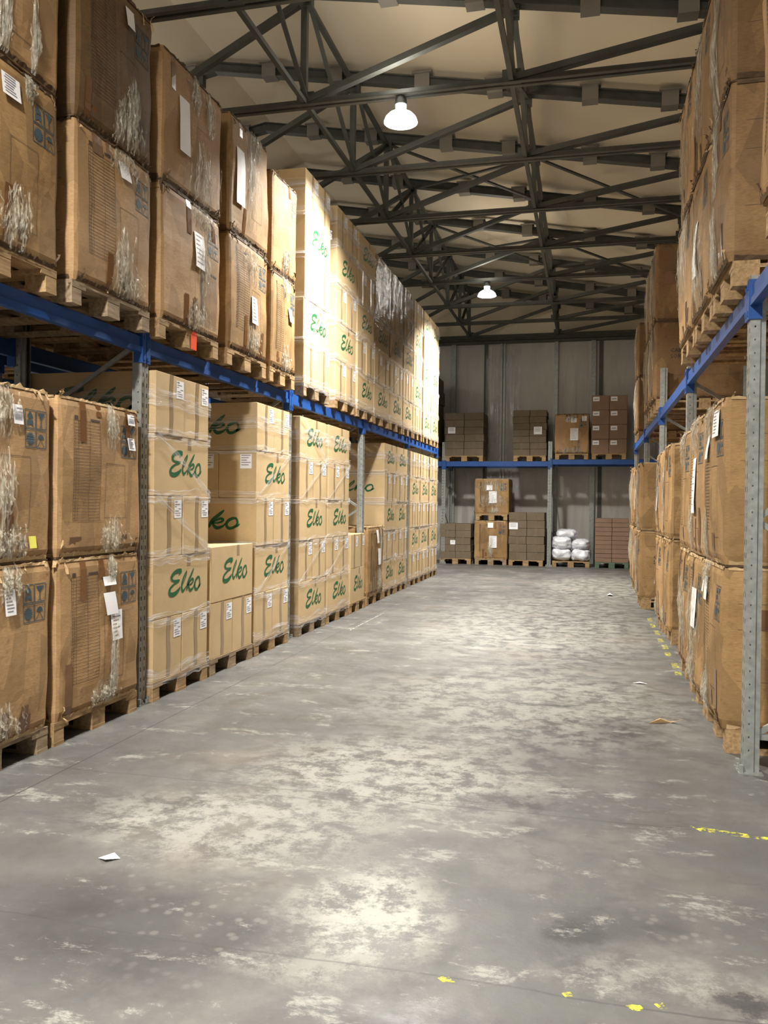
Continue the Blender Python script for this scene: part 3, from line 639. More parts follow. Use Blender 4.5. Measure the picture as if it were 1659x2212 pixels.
def big_carton(x, y, z, rz, W, D, H, seed, label, side='L', mt='worn', film_z=(), table=(.12, .45, .20, .88), mirror=False, papers=(), nums=False, rim=True, text=False, tapes=5, group='large worn cartons', lean=0, film_n=34, icons=True, frame_=True):
    r = random.Random(seed); rr = .035; amp = .010
    so = Vector((seed * 3.1, seed * 1.7, seed * .9))
    def disp(p, v):
        n = noise.noise(p * 2.3 + so) * amp * 1.6 + noise.noise(p * 7 + so) * amp * .55
        if v < .05: n -= (.05 - v) * .25
        if v > .96: n -= (v - .96) * .3
        return n
    def base(side_, s, v, off=0):
        # s 0..1 along side reading left to right seen from outside
        z_ = v * H
        if side_ == 0: p = Vector((-W / 2 + rr + s * (W - 2 * rr), 0, z_)); n = Vector((0, -1, 0))
        elif side_ == 1: p = Vector((W / 2, rr + s * (D - 2 * rr), z_)); n = Vector((1, 0, 0))
        elif side_ == 2: p = Vector((W / 2 - rr - s * (W - 2 * rr), D, z_)); n = Vector((0, 1, 0))
        else: p = Vector((-W / 2, D - rr - s * (D - 2 * rr), z_)); n = Vector((-1, 0, 0))
        bul = .016 * math.sin(math.pi * min(1, max(0, s))) * math.sin(math.pi * v)
        q = p + n * (disp(p, v) + bul * (1 if side_ in (0, 1, 3) else 0) + off)
        q.y -= lean * v; return q
    b = MB(); N = 16; R = 18; ringn = []
    for sd in range(4):
        for k in range(N + 1): ringn.append((sd, k / N))
        ringn.append((sd, 'c'))
    vs = []
    for j in range(R + 1):
        v = j / R
        for sd, s in ringn:
            if s == 'c':
                a = base(sd, 1, v); c = base((sd + 1) % 4, 0, v); ctr = {0: (W / 2 - rr, rr), 1: (W / 2 - rr, D - rr), 2: (-W / 2 + rr, D - rr), 3: (-W / 2 + rr, rr)}[sd]
                mdl = (a + c) / 2; cc = Vector((ctr[0], ctr[1] - lean * v, mdl.z)); dirv = mdl - cc; dirv.z = 0
                vs.append(cc + dirv.normalized() * (rr * 1.02 + disp(mdl, v)))
            else: vs.append(base(sd, s, v))
    K = len(ringn); fs = [(j * K + i, j * K + (i + 1) % K, (j + 1) * K + (i + 1) % K, (j + 1) * K + i) for j in range(R) for i in range(K)]
    b.add(vs, fs, 0); b.add([vs[R * K + i] for i in range(K)], [tuple(range(K))], 0); b.add([vs[i] for i in range(K)], [tuple(range(K - 1, -1, -1))], 0)
    def fu(u): return 1 - u if mirror else u
    def quad(sd, u0, u1, v0, v1, mi, off=.0022, mir=True):
        if mir and sd == 0: u0, u1 = sorted((fu(u0), fu(u1)))
        nu = max(1, int(abs(u1 - u0) * W / .05)); nv = max(1, int(abs(v1 - v0) * H / .05)); q = []
        for jj in range(nv + 1):
            for ii in range(nu + 1): q.append(base(sd, u0 + (u1 - u0) * ii / nu, v0 + (v1 - v0) * jj / nv, off))
        b.add(q, [(jj * (nu + 1) + ii, jj * (nu + 1) + ii + 1, (jj + 1) * (nu + 1) + ii + 1, (jj + 1) * (nu + 1) + ii) for jj in range(nv) for ii in range(nu)], mi)
    lw = .0028 / W; lh = .0028 / H
    def rect(u0, u1, v0, v1, mi, k=1):
        quad(0, u0, u1, v0, v0 + lh * k, mi); quad(0, u0, u1, v1, v1 + lh * k, mi); quad(0, u0, u0 + lw * k, v0, v1, mi); quad(0, u1, u1 + lw * k, v0, v1, mi)
    if table:
        u0, u1, v0, v1 = table; n = 32
        for k in range(n + 1): vv = v0 + (v1 - v0) * k / n; quad(0, u0, u1, vv, vv + lh, 1)
        for uu in (u0, u0 + .055, u0 + (u1 - u0) * .58, u1): quad(0, uu, uu + lw, v0, v1, 1)
        quad(0, u0 + .01, u0 + .05, v1 + .005, v1 + .03, 1); quad(0, u0 + (u1 - u0) * .62, u1, v1 + .008, v1 + .022, 1)
        if nums:
            for k in range(n):
                g, gf = glyphs(str(n - k)); sc = .020; zz = v0 + (v1 - v0) * k / n + .004
                b.add([base(0, u0 + .016 + a[0] * sc / W, zz + a[1] * sc / H, .0025) for a in g], gf, 1)
        else: 
            for k in range(n): zz = v0 + (v1 - v0) * (k + .3) / n; quad(0, u0 + .018, u0 + .040, zz, zz + .010, 1)
    if frame_: rect(.52, .80, .14 + .1 * r.random(), .60, 1)
    if icons:
        for (iu, iv, nme) in ((.748, .768, 'hands'), (.866, .768, 'glass'), (.748, .655, 'sun'), (.866, .655, 'umbrella')):
            rect(iu, iu + .108, iv, iv + .104, 2, 1.8)
            for poly in ICON[nme]:
                if mirror: pts = [Vector((1 - a, c, 0)) for a, c in poly]
                else: pts = [Vector((a, c, 0)) for a, c in poly]
                uu = fu(iu + .108) if mirror else iu
                b.add([base(0, uu + .005 + p.x * .098, iv + .005 + p.y * .094, .0022) for p in pts], [tuple(t) for t in tessellate_polygon([pts])], 2)
    if text:
        sd = 3 if side == 'L' else 3
        for sd, u0 in ((3, .62), (1, .15)):
            for k, tx in enumerate(('CAB', 'SOR')):
                g, gf = glyphs(tx); sc = .075
                b.add([base(sd, u0 + a[0] * sc / D, .60 - k * .075 + a[1] * sc / H, .003) for a in g], gf, 3)
    for sd in (1, 3):                                     # plain printed lines and creases on the sides
        for vv in (.30, .62, .78): quad(sd, .05, .95, vv, vv + lh * .8, 1, .001)
    t = thing('large_carton', label, 'carton', (x, y, z), rz, group)
    link('body', b.mesh('large_carton_body', [mt, 'ink', 'blue_ink', 'black_ink'], False), t)
    # tape patches
    def tquad(mb, sd, u0, u1, v0, v1, off, mi=0, skew=0):
        nu = max(1, int(abs(u1 - u0) * W / .06)); nv = max(1, int(abs(v1 - v0) * H / .06)); q = []
        for jj in range(nv + 1):
            for ii in range(nu + 1): q.append(base(sd, u0 + (u1 - u0) * ii / nu + skew * jj / nv, v0 + (v1 - v0) * jj / nv, off))
        mb = MB(); mb.add(q, [(jj * (nu + 1) + ii, jj * (nu + 1) + ii + 1, (jj + 1) * (nu + 1) + ii + 1, (jj + 1) * (nu + 1) + ii) for jj in range(nv) for ii in range(nu)], mi)
        link('packing_tape', mb.mesh('packing_tape', ['dark_tape']), t)
    tb = None
    for k in range(tapes):
        uu = r.uniform(.05, .85); v1 = r.choice((.12, .18, .26, .34)); bottom = r.random() < .7
        if bottom: tquad(tb, 0, uu, uu + .07, .01, v1, .0030 + .0004 * k)
        else: tquad(tb, 0, uu, uu + .07, 1 - v1 * .8, .995, .0030 + .0004 * k)
    for sd in (1, 3):
        for k in range(3): uu = r.uniform(.05, .8); vv = r.uniform(.05, .8); tquad(tb, sd, uu, uu + r.uniform(.05, .2), vv, min(.98, vv + r.uniform(.05, .2)), .003)
    # film shreds
    def film_sheet(uc, vc, su, hv):
        q = []; nn = 12; mm = 12; w0 = su * 2.8
        for j in range(nn + 1):
            for i in range(mm + 1):
                taper = .55 + .45 * math.sin(math.pi * j / nn + .3) + .12 * math.sin(j * 2.1 + uc * 30)
                q.append(base(0, uc + (i / mm - .5) * w0 * taper, min(1, max(.005, vc + (j / nn - .5) * hv * 1.2 + .03 * math.sin(i * 2.3 + vc * 20))), .004 + .012 * r.random() * (i % 2)))
        fb.add(q, [(j * (mm + 1) + i, j * (mm + 1) + i + 1, (j + 1) * (mm + 1) + i + 1, (j + 1) * (mm + 1) + i) for j in range(nn) for i in range(mm)], 1)
    def shred(uc, vc, su, hv, n):
        nonlocal fb
        for k in range(n):
            u0 = uc + r.gauss(0, su); ln = hv * r.uniform(.35, 1.2); v0 = vc + r.uniform(-.3, .3) * hv; ww = r.uniform(.002, .013); segs = 7; q = []
            for i in range(segs + 1):
                s = i / segs; cu = min(1.03, max(-.03, u0 + .008 * math.sin(s * 5 + k) + .012 * r.uniform(-1, 1))); off = .005 + .018 * r.random() * math.sin(math.pi * s) + .004 * r.random()
                wv = ww * (.3 + math.sin(math.pi * min(.97, max(.03, s)))) / W
                vv = min(1.02, max(.004, v0 + ln * (s - .5)))
                q += [base(0, cu - wv, vv, off + .010 * r.random()), base(0, cu + wv, vv, off + .010 * r.random())]
            fb.add(q, [(2 * i, 2 * i + 1, 2 * i + 3, 2 * i + 2) for i in range(segs)])
    for (uc, vc, su, hv) in film_z:
        fb = MB(); shred(uc, vc, su * .8, hv * .8, int(film_n * 1.3)); film_sheet(uc, vc, su, hv)
        link('film_remnants', fb.mesh('film_remnants', ['shred', 'sheet']), t, label='shiny torn stretch film stuck on the front')
    # paper labels
    for (u0, v0, wm, hm, kind, tilt) in papers:
        pb = MB(); n = 5; q = []
        for j in range(n + 1):
            for i in range(3):
                du = (i / 2) * wm / W + tilt * (1 - j / n); dv = (j / n) * hm / H
                q.append(base(0, u0 + du, v0 + dv, .006 + .012 * (1 - j / n) * (1 if kind != 'flat' else 0)))
        pb.add(q, [(j * 3 + i, j * 3 + i + 1, (j + 1) * 3 + i + 1, (j + 1) * 3 + i) for j in range(n) for i in range(2)], 0)
        if kind in ('flat', 'text'):
            for k in range(7):
                vv = v0 + hm / H * (.9 - k * .125); a0 = .1 + .1 * r.random(); a1 = a0 + r.uniform(.35, .7)
                tt = [base(0, u0 + a * wm / W + tilt * (1 - (vv2 - v0) * H / hm), vv2, .0075 + .012 * (1 - (vv2 - v0) * H / hm) * (1 if kind != 'flat' else 0)) for a, vv2 in ((a0, vv), (a1, vv), (a1, vv + .006), (a0, vv + .006))]
                pb.add(tt, [(0, 1, 2, 3)], 1)
        if kind == 'bar':
            for k in range(11):
                a0 = .1 + k * .075; tt = [base(0, u0 + a * wm / W, v0 + c_ * hm / H, .016) for a, c_ in ((a0, .18), (a0 + .03 + .02 * (k % 2), .18), (a0 + .03 + .02 * (k % 2), .62), (a0, .62))]; pb.add(tt, [(0, 1, 2, 3)], 1)
            pb.add([base(0, u0 + a * wm / W, v0 + c_ * hm / H, .016) for a, c_ in ((.3, .75), (.85, .75), (.85, .84), (.3, .84))], [(0, 1, 2, 3)], 1)
        ob = link('paper_label', pb.mesh('paper_label', ['yellow_paper' if kind == 'yellow' else 'paper', 'grey_ink']), t)
    # torn rims
    if rim:
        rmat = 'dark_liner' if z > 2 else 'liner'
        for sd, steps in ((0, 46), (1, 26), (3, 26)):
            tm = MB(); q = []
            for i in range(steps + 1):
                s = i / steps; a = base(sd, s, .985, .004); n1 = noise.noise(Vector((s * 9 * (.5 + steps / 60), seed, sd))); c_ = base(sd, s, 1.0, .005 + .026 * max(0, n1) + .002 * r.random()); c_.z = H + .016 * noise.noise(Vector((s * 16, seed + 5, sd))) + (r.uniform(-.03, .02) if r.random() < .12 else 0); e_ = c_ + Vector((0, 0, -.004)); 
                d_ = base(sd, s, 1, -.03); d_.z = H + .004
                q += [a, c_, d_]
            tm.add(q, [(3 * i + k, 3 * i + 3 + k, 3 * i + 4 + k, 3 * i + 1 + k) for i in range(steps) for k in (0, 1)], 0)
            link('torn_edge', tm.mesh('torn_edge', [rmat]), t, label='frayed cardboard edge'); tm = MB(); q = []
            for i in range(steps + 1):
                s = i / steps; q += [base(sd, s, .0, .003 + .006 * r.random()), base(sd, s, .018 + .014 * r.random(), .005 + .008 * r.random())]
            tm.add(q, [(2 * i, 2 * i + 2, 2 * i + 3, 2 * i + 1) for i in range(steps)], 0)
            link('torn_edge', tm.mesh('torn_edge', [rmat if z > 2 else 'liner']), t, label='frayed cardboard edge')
        for k in range(10):            # curled scraps
            tm = MB()
            sd = r.choice((0, 0, 0, 1 if side == 'R' else 3)); s = r.choice((r.random(), r.uniform(-.02, .06), r.uniform(.92, 1.02))); top = r.random() < .65; v0 = 1.0 if top else .02
            ln = r.uniform(.03, .09) * (-1 if top else 1) * (1 if r.random() < .8 else -.5); wd = r.uniform(.006, .022); q = []
            for i in range(4):
                tt = i / 3; p = base(sd, s + (tt - .5) * .02, v0, .006 + .035 * tt * r.random()); p.z += ln * tt
                e_ = base(sd, s + wd, v0, .006 + .035 * tt * r.random()); e_.z += ln * tt; q += [p, e_]
            tm.add(q, [(2 * i, 2 * i + 1, 2 * i + 3, 2 * i + 2) for i in range(3)], 0)
            link('curled_flap', tm.mesh('curled_flap', [r.choice(('liner', rmat, 'dark_liner'))]), t)
    return t
def worn_pair(xf, y0, y1, zb, rz, seed, sname, side, W=None, D=1.15, zs=None, opts=({}, {}), mt=('worn', 'worn'), pal='wood', palW=None, single=False, px=None):
    W = y1 - y0; yc = (y0 + y1) / 2; dep = 1 if rz > 0 else -1
    px = (-.01 if rz > 0 else -.03) if px is None else px
    pt = pallet(xf + px * dep, yc, zb, rz, 'wooden pallet under the ' + sname, palW or W, 1.2, pal)
    z0 = zb + .146; hs = zs or (.99, .99)
    o = big_carton(xf, yc, z0, rz, W, D, hs[0], seed, 'large worn brown carton, %s%s' % ('' if single else 'lower of the ', sname) if not single else 'large worn brown carton, ' + sname, side, mt[0], **opts[0])
    if not single:
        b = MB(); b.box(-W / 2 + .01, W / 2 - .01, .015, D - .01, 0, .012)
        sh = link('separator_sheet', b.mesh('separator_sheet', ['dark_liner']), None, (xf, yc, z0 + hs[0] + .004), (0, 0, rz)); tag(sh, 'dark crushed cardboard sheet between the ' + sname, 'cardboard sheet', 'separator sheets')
        big_carton(xf, yc, z0 + hs[0] + .018, rz, W, D, hs[1], seed + 1, 'large worn brown carton, upper of the ' + sname, side, mt[1], **opts[1])
    return pt
SQ = lambda *a: a
# left floor
worn_pair(-3.13, 3.42, 4.37, 0, L, 11, 'pair cut by the left frame edge', 'L', opts=(dict(film_z=[(.62, .90, .07, .2), (.5, .1, .12, .2)], papers=[(.55, .72, .10, .145, 'text', .0)], table=None, tapes=8, frame_=False), dict(film_z=[(.50, .85, .09, .25), (.55, .40, .05, .35), (.6, .1, .12, .2)], papers=[(.62, .78, .09, .11, 'bar', 0), (.80, .07, .07, .07, 'yellow', 0)], table=None, tapes=7)), pal='wood_grey')
worn_pair(-3.13, 4.43, 5.385, 0, L, 21, 'floor pair beside the first left upright', 'L', opts=(
    dict(nums=True, film_z=[(.62, .92, .03, .2), (.64, .28, .035, .5), (.55, .07, .13, .14)], papers=[(.505, .60, .15, .15, 'plain', .03), (.505, .80, .15, .06, 'plain', 0), (.60, .42, .15, .20, 'text', 0)], tapes=4),
    dict(nums=True, film_z=[(.60, .86, .05, .25), (.62, .1, .08, .25)], papers=[(.83, .885, .10, .075, 'bar', 0), (.84, .71, .10, .085, 'text', 0)], tapes=6, table=(.12, .45, .22, .86))))
# left upper
pairs = [(3.42, 4.38, 31, 'upper pair cut by the left frame edge', (1.02, 1.0)), (4.53, 5.46, 41, 'second upper pair from the left edge', (1.0, 1.05)), (5.60, 6.61, 51, 'third upper pair from the left edge', (1.02, .98)), (6.80, 7.70, 61, 'fourth upper pair from the left edge', (1.03, 1.03)), (7.80, 8.52, 71, 'upper pair next to the nearest green-script stack', (.97, .97))]
fz = [(dict(film_z=[(.6, .18, .09, .28), (.3, .12, .1, .2), (.72, .93, .03, .12)], papers=[(.45, .80, .16, .12, 'text', .0)], table=None, tapes=6), dict(film_z=[(.45, .30, .06, .55), (.75, .2, .02, .35), (.3, .12, .15, .2)], papers=[(.40, .62, .17, .25, 'text', .0)], table=None, icons=False, tapes=3)),
      (dict(film_z=[(.62, .92, .14, .16), (.58, .22, .10, .40), (.7, .10, .10, .2)], papers=[(.50, .80, .13, .11, 'plain', .02)], nums=True), dict(film_z=[(.62, .14, .13, .30), (.7, .30, .08, .3)], papers=[(.60, .80, .11, .13, 'plain', .0)], nums=True)),
      (dict(film_z=[(.68, .93, .13, .2), (.7, .55, .08, .4), (.6, .10, .14, .25)], papers=[(.48, .50, .19, .28, 'text', .0)], table=(.62, .95, .08, .5), icons=True, mirror=False), dict(film_z=[(.66, .2, .14, .5), (.5, .86, .05, .25), (.78, .8, .05, .3)], papers=[(.22, .30, .17, .42, 'plain', 0)], table=None, icons=False, tapes=2, mt=None)),
      (dict(film_z=[(.55, .85, .14, .35), (.6, .15, .12, .3)], papers=[(.50, .30, .16, .25, 'text', .0)], mirror=False), dict(film_z=[(.5, .6, .10, .8), (.62, .9, .10, .25)], papers=[(.08, .25, .18, .5, 'plain', 0)], table=None, icons=False, tapes=2)),
      (dict(film_z=[(.5, .90, .10, .25), (.55, .10, .14, .3)], papers=[(.60, .55, .13, .14, 'text', .05)]), dict(film_z=[(.5, .15, .08, .25)], papers=[], table=None, tapes=4))]
for (y0, y1, sd, nme, hs), (oa, ob_) in zip(pairs, fz):
    ob_.pop('mt', None)
    mts = {31: ('worn2', 'worn'), 41: ('worn', 'worn_dark'), 51: ('worn', 'worn'), 61: ('worn2', 'worn2'), 71: ('worn2', 'worn2')}[sd]
    pt = worn_pair(-3.10, y0, y1, ZT, L, sd, nme, 'L', zs=hs, opts=(oa, ob_), mt=mts, pal='wood_grey' if sd in (41,) else 'wood')
    if sd == 51:
        b = MB(); b.box(.0, .09, -.006, -.001, .0, .12); b.box(.01, .085, -.008, .02, .12, .14); link('orange_tag', b.mesh('orange_tag', ['orange']), pt)
# lone worn box in the third bay
worn_pair(-3.15, 11.84, 12.78, 0, L, 81, 'single one on the left floor in mid aisle', 'L', zs=(1.02,), single=True, opts=(dict(film_z=[(.7, .2, .1, .4), (.75, .8, .02, .3)], papers=[(.45, .75, .14, .2, 'plain', 0), (.55, .42, .2, .25, 'plain', 0)]), {}), mt=('worn2', 'worn2'))
# right floor
R = -L
fr = dict(film_z=[(.45, .9, .06, .2), (.5, .15, .1, .3)], papers=[(.2, .75, .14, .2, 'text', .0)])
def ro(film=(), papers=(), **k): return dict(film_z=list(film), papers=list(papers), table=(.10, .42, .20, .88), **k)
worn_pair(.80, 5.46, 6.34, 0, R, 101, 'floor pair nearest on the right', 'R', zs=(.99, 1.03), opts=(ro([(.35, .92, .10, .2), (.4, .12, .08, .3), (.2, .1, .1, .2)], [(.22, .74, .14, .16, 'plain', .0), (.05, .78, .1, .08, 'plain', 0)], tapes=3), ro([(.25, .93, .2, .3), (.1, .15, .1, .3)], [(.62, .78, .24, .17, 'text', 0), (.28, .66, .12, .16, 'plain', 0)], tapes=2)), mt=('worn2', 'worn2'))
worn_pair(.80, 6.40, 7.28, 0, R, 111, 'second floor pair on the right', 'R', zs=(.99, 1.03), opts=(ro([(.5, .5, .2, .5), (.5, .1, .2, .3)], [(.5, .45, .2, .3, 'plain', 0)]), ro([(.5, .9, .2, .3), (.3, .2, .1, .3)], [(.45, .3, .2, .42, 'text', 0)])), mt=('worn2', 'worn'))
worn_pair(.815, 7.37, 8.18, 0, R, 121, 'third floor pair on the right, before an upright', 'R', zs=(.99, 1.0), opts=(ro([(.5, .5, .2, .5)]), ro([(.5, .9, .2, .3)])), mt=('worn2', 'worn2'))
worn_pair(.86, 9.58, 10.46, 0, R, 131, 'floor pair past the gap on the right', 'R', zs=(1.0, 1.04), opts=(ro([(.3, .1, .1, .2)]), ro([(.2, .5, .06, .6)])), mt=('worn2', 'worn2'))
worn_pair(.84, 10.52, 11.26, 0, R, 141, 'floor pair right before the tall right upright', 'R', zs=(1.0, 1.0), opts=(ro([(.3, .1, .1, .2)], [(.3, .4, .1, .3, 'plain', 0)]), ro([(.2, .5, .06, .6)], [(.4, .3, .12, .3, 'plain', 0)])))
worn_pair(.73, 12.88, 13.8, 0, R, 151, 'floor pair with black print, right, mid aisle', 'R', zs=(1.0, 1.0), opts=(ro([(.5, .6, .2, .5), (.5, .1, .2, .3)], text=True), ro([(.5, .6, .2, .5), (.5, .1, .2, .3)], text=True)), mt=('worn2', 'worn2'))
worn_pair(.80, 14.6, 15.5, 0, R, 161, 'fourth-bay floor pair on the right', 'R', zs=(1.0, 1.0), opts=(ro([(.5, .6, .2, .5)]), ro([(.5, .6, .2, .5)], [(.4, .3, .12, .4, 'plain', 0)])))
worn_pair(.78, 15.6, 16.5, 0, R, 171, 'next to farthest floor pair on the right', 'R', zs=(1.0, 1.05), opts=(ro([(.5, .6, .2, .5)]), ro([(.5, .6, .2, .5)])))
worn_pair(.80, 16.6, 17.4, 0, R, 181, 'farthest floor pair on the right', 'R', zs=(1.0, 1.1), opts=(ro([(.5, .6, .2, .5)]), ro([(.5, .6, .2, .5)])))
# right upper
ZR = 2.775
worn_pair(.76, 3.30, 4.26, ZR, R, 201, 'upper pair cut by the right frame edge', 'R', zs=(1.0, 1.02), opts=(ro([(.7, .4, .1, .5)], [(.55, .72, .2, .3, 'text', 0)]), ro([(.7, .5, .1, .5)], [(.6, .3, .15, .2, 'plain', 0)])), mt=('worn2', 'worn'))
worn_pair(.75, 5.12, 5.92, ZR, R, 211, 'upper pair nearest on the right', 'R', zs=(1.02, 1.04), opts=(ro([(.45, .8, .10, .5), (.45, .2, .1, .4)]), ro([(.4, .4, .12, .8)])), mt=('worn_mid', 'worn_mid'))  # darker cardboard here puts the near side's shade into the colour
worn_pair(.75, 5.98, 6.88, ZR, R, 221, 'second upper pair on the right', 'R', zs=(1.02, 1.04), opts=(ro([(.5, .3, .2, .5)], [(.4, .25, .14, .4, 'plain', 0)]), ro([(.5, .6, .2, .6)])), mt=('worn2', 'worn2'))
worn_pair(.75, 6.94, 7.88, ZR, R, 231, 'third upper pair on the right', 'R', zs=(1.02, 1.04), opts=(ro([(.5, .7, .25, .6)]), ro([(.5, .4, .25, .6)])), mt=('worn2', 'worn'))
worn_pair(.80, 11.42, 12.36, ZR, R, 241, 'upper pair with black print on the right', 'R', zs=(1.0, 1.0), opts=(ro([(.5, .6, .25, .8)], text=True), ro([(.5, .6, .25, .8)], text=True)), mt=('worn_mid', 'worn_mid'))
worn_pair(.80, 12.44, 13.4, ZR, R, 251, 'upper pair behind the black-printed one, right', 'R', zs=(1.0, 1.0), opts=(ro([(.5, .6, .25, .8)]), ro([(.5, .6, .25, .8)])), mt=('worn2', 'worn2'))
worn_pair(.84, 16.2, 17.1, ZR, R, 261, 'farthest upper pair on the right', 'R', zs=(1.0, 1.0), opts=(ro([(.5, .6, .25, .8)]), ro([(.5, .6, .25, .8)])), mt=('worn_mid', 'worn_mid'))
# rear left row, loads added to darken the gap above the near worn boxes
for k, (y0, y1) in enumerate([(2.75, 3.65), (3.75, 4.65), (4.75, 5.65), (5.9, 6.8), (6.9, 7.8), (7.9, 8.8)]):
    worn_pair(-4.66, y0, y1, ZT, L, 501 + 10 * k, '%s added pair of the rear left row' % ordn[k], 'L', opts=(dict(table=None), dict(table=None)), mt=('worn', 'worn'), single=False)
for k in range(2, 4):
    frame(-4.62, PY[k] + .2, L, 3.06, 'dark upright of the rear left row, %s of the far two' % ('nearer' if k == 2 else 'farther'))
beam(-4.62, PY[2] + .25, PY[3] + .15, 2.71, L, 'dark blue beam of the rear left row, third bay')
for k in range(3): beam(-5.70, PY[k] + .25, PY[k + 1] + .15, 2.71, L, 'dark blue rear beam of the rear left row, %s bay' % bay[k])
# rear row on the right, seen through the empty bays
worn_pair(2.25, 8.4, 9.4, 0, R, 301, 'rear right row behind the floor gap', 'R', opts=(ro(), ro([(.5, .5, .1, .3)])), mt=('worn', 'worn'))
worn_pair(2.25, 9.6, 10.6, 0, R, 311, 'second of the rear right row', 'R', opts=(ro(), ro()), mt=('worn', 'worn'))
worn_pair(2.25, 11.6, 12.6, 0, R, 321, 'third of the rear right row', 'R', opts=(ro(), ro([], [(.3, .6, .3, .2, 'plain', 0)])), mt=('worn', 'worn'))
# ------------------------------------------------------------------ back rack loads
def plain_stack(x0, x1, y, z, cols, rows, H, mtl, sname, lab='yes', D=.9, jitter=.02, pal='wood', tape=True, labs=None, taper=0):
    W = x1 - x0; pallet((x0 + x1) / 2, y, z, 0, 'wooden pallet under the ' + sname if pal != 'wood_green' else 'green painted pallet under the ' + sname, max(.8, W - .04), 1.0 if D > .8 else .9, pal)
    zz = z + .144; cw = W / cols; r = random.Random(int(x0 * 31) + 5)
    for k in range(rows):
        dx = r.uniform(-jitter, jitter) + taper * k
        for c in range(cols):
            def mk():
                b = MB(); rbox(b, cw - .008, D, H - .004, .008)
                tp = MB(); tp.box(-.03, .03, -.002, 0, 0, H - .004); tp.box(-.03, .03, 0, D, H - .004, H - .003)
                return [('body', b.mesh('carton_body', [mtl])), ('packing_tape', tp.mesh('packing_tape', ['tape' if mtl != 'grey_card' else 'grey_card']))]
            lb = '%s carton, %s row from bottom, %s, %s' % (mcol[mtl], ordn[k], ('left', 'right')[c] if cols > 1 else 'only', sname)
            t = thing('carton', lb, 'carton', (x0 + cw * (c + .5) + dx, y + r.uniform(-.008, .008), zz), r.uniform(-.01, .01), 'cartons on the back rack')
            for n, me in cached(('P', round(cw, 3), D, H, mtl), mk):
                if n == 'body' or mtl == 'grey_card': link(n, me, t)
            if labs == 'each':
                def ml():
                    q = MB(); q.add([(-cw * .42, -.003, H * .60), (-cw * .06, -.003, H * .60), (-cw * .06, -.003, H * .90), (-cw * .42, -.003, H * .90)], [(0, 1, 2, 3)], 0)
                    q.add([(-cw * .36, -.004, H * .70), (-cw * .12, -.004, H * .72), (-cw * .12, -.004, H * .78), (-cw * .36, -.004, H * .76)], [(0, 1, 2, 3)], 1); return q.mesh('paper_label', ['paper', 'grey_ink'])
                link('paper_label', cached(('pl', round(cw, 3), H), ml), t)
            elif labs and labs[0] == (c, k):
                _, ux, wz, wdt, hgt = labs
                q = MB(); q.add([(ux, -.006, wz), (ux + wdt, -.006, wz), (ux + wdt, -.006, wz + hgt), (ux, -.006, wz + hgt)], [(0, 1, 2, 3)], 0)
                for m_ in range(3): q.add([(ux + .03, -.007, wz + hgt * (.8 - .2 * m_)), (ux + wdt * .8, -.007, wz + hgt * (.8 - .2 * m_)), (ux + wdt * .8, -.007, wz + hgt * (.86 - .2 * m_)), (ux + .03, -.007, wz + hgt * (.86 - .2 * m_))], [(0, 1, 2, 3)], 1)
                link('paper_label', q.mesh('paper_label', ['paper', 'grey_ink']), t)
        zz += H
mcol = {'grey_card': 'grey-brown', 'red_card': 'reddish brown', 'kraft': 'tan'}
YS = YBR + .0
plain_stack(-3.62, -2.62, YS, 2.625, 2, 6, .183, 'grey_card', 'upper back rack, far left load', labs=((0, 3), -.16, .02, .19, .16))
plain_stack(-1.89, -1.05, YS, 2.625, 2, 7, .163, 'grey_card', 'upper back rack, load left of middle upright', labs=((1, 3), -.10, .04, .20, .19))
big = worn_pair
def back_big(x0, x1, z, hs, seed, sname, label_extra='', **k):
    W = x1 - x0; xc = (x0 + x1) / 2
    pallet(xc, YS, z, 0, 'wooden pallet under the ' + sname, max(.8, W - .08), 1.0, k.pop('pal', 'wood'))
    return big_carton(xc, YS, z + .146, 0, W, .95, hs, seed, 'large brown carton, ' + sname, 'L', k.pop('mt', 'worn2'), group='large cartons on the back rack', **k)
back_big(-.86, -.03, 2.67, .98, 401, 'upper back rack, right of middle upright', papers=[(.45, .33, .21, .30, 'text', 0), (.47, .78, .15, .11, 'text', 0), (.82, .82, .12, .12, 'text', 0)], film_z=[(.5, .9, .08, .12), (.5, .08, .25, .12)], table=None, mt='worn', tapes=6)
plain_stack(.02, .87, YS, 2.67, 2, 4, .357, 'red_card', 'upper back rack, far right load', labs='each', jitter=.004)
plain_stack(-3.72, -2.92, YS, 0, 2, 5, .178, 'grey_card', 'floor below back rack, far left load', labs=((0, 2), .08, .0, .13, .11), jitter=.01)
back_big(-2.84, -1.99, 0, .97, 411, 'floor under the back rack, lower of stacked pair', papers=[(.45, .30, .21, .30, 'text', 0), (.40, .82, .15, .13, 'plain', 0)], film_z=[(.5, .3, .05, .5)], tapes=6, pal='wood_grey')
back_big(-2.84, -1.97, 1.135, .90, 421, 'under the back rack, upper of stacked pair', papers=[(.42, .32, .21, .30, 'text', 0), (.34, .68, .16, .13, 'plain', 0)], film_z=[(.5, .8, .25, .3), (.5, .4, .3, .3), (.6, .1, .1, .2)], tapes=4)
plain_stack(-1.98, -1.09, YS, 0, 2, 6, .200, 'grey_card', 'floor under back rack, left of middle upright', labs=((0, 4), -.22, -.03, .22, .17), jitter=.025)
plain_stack(.15, .95, YS, 0, 2, 10, .108, 'red_card', 'floor under back rack, far right load', pal='wood_green', tape=False, jitter=.004)
plain_stack(-4.6, -3.80, YS, 2.625, 2, 6, .34, 'grey_card', 'dark load behind the left row end')
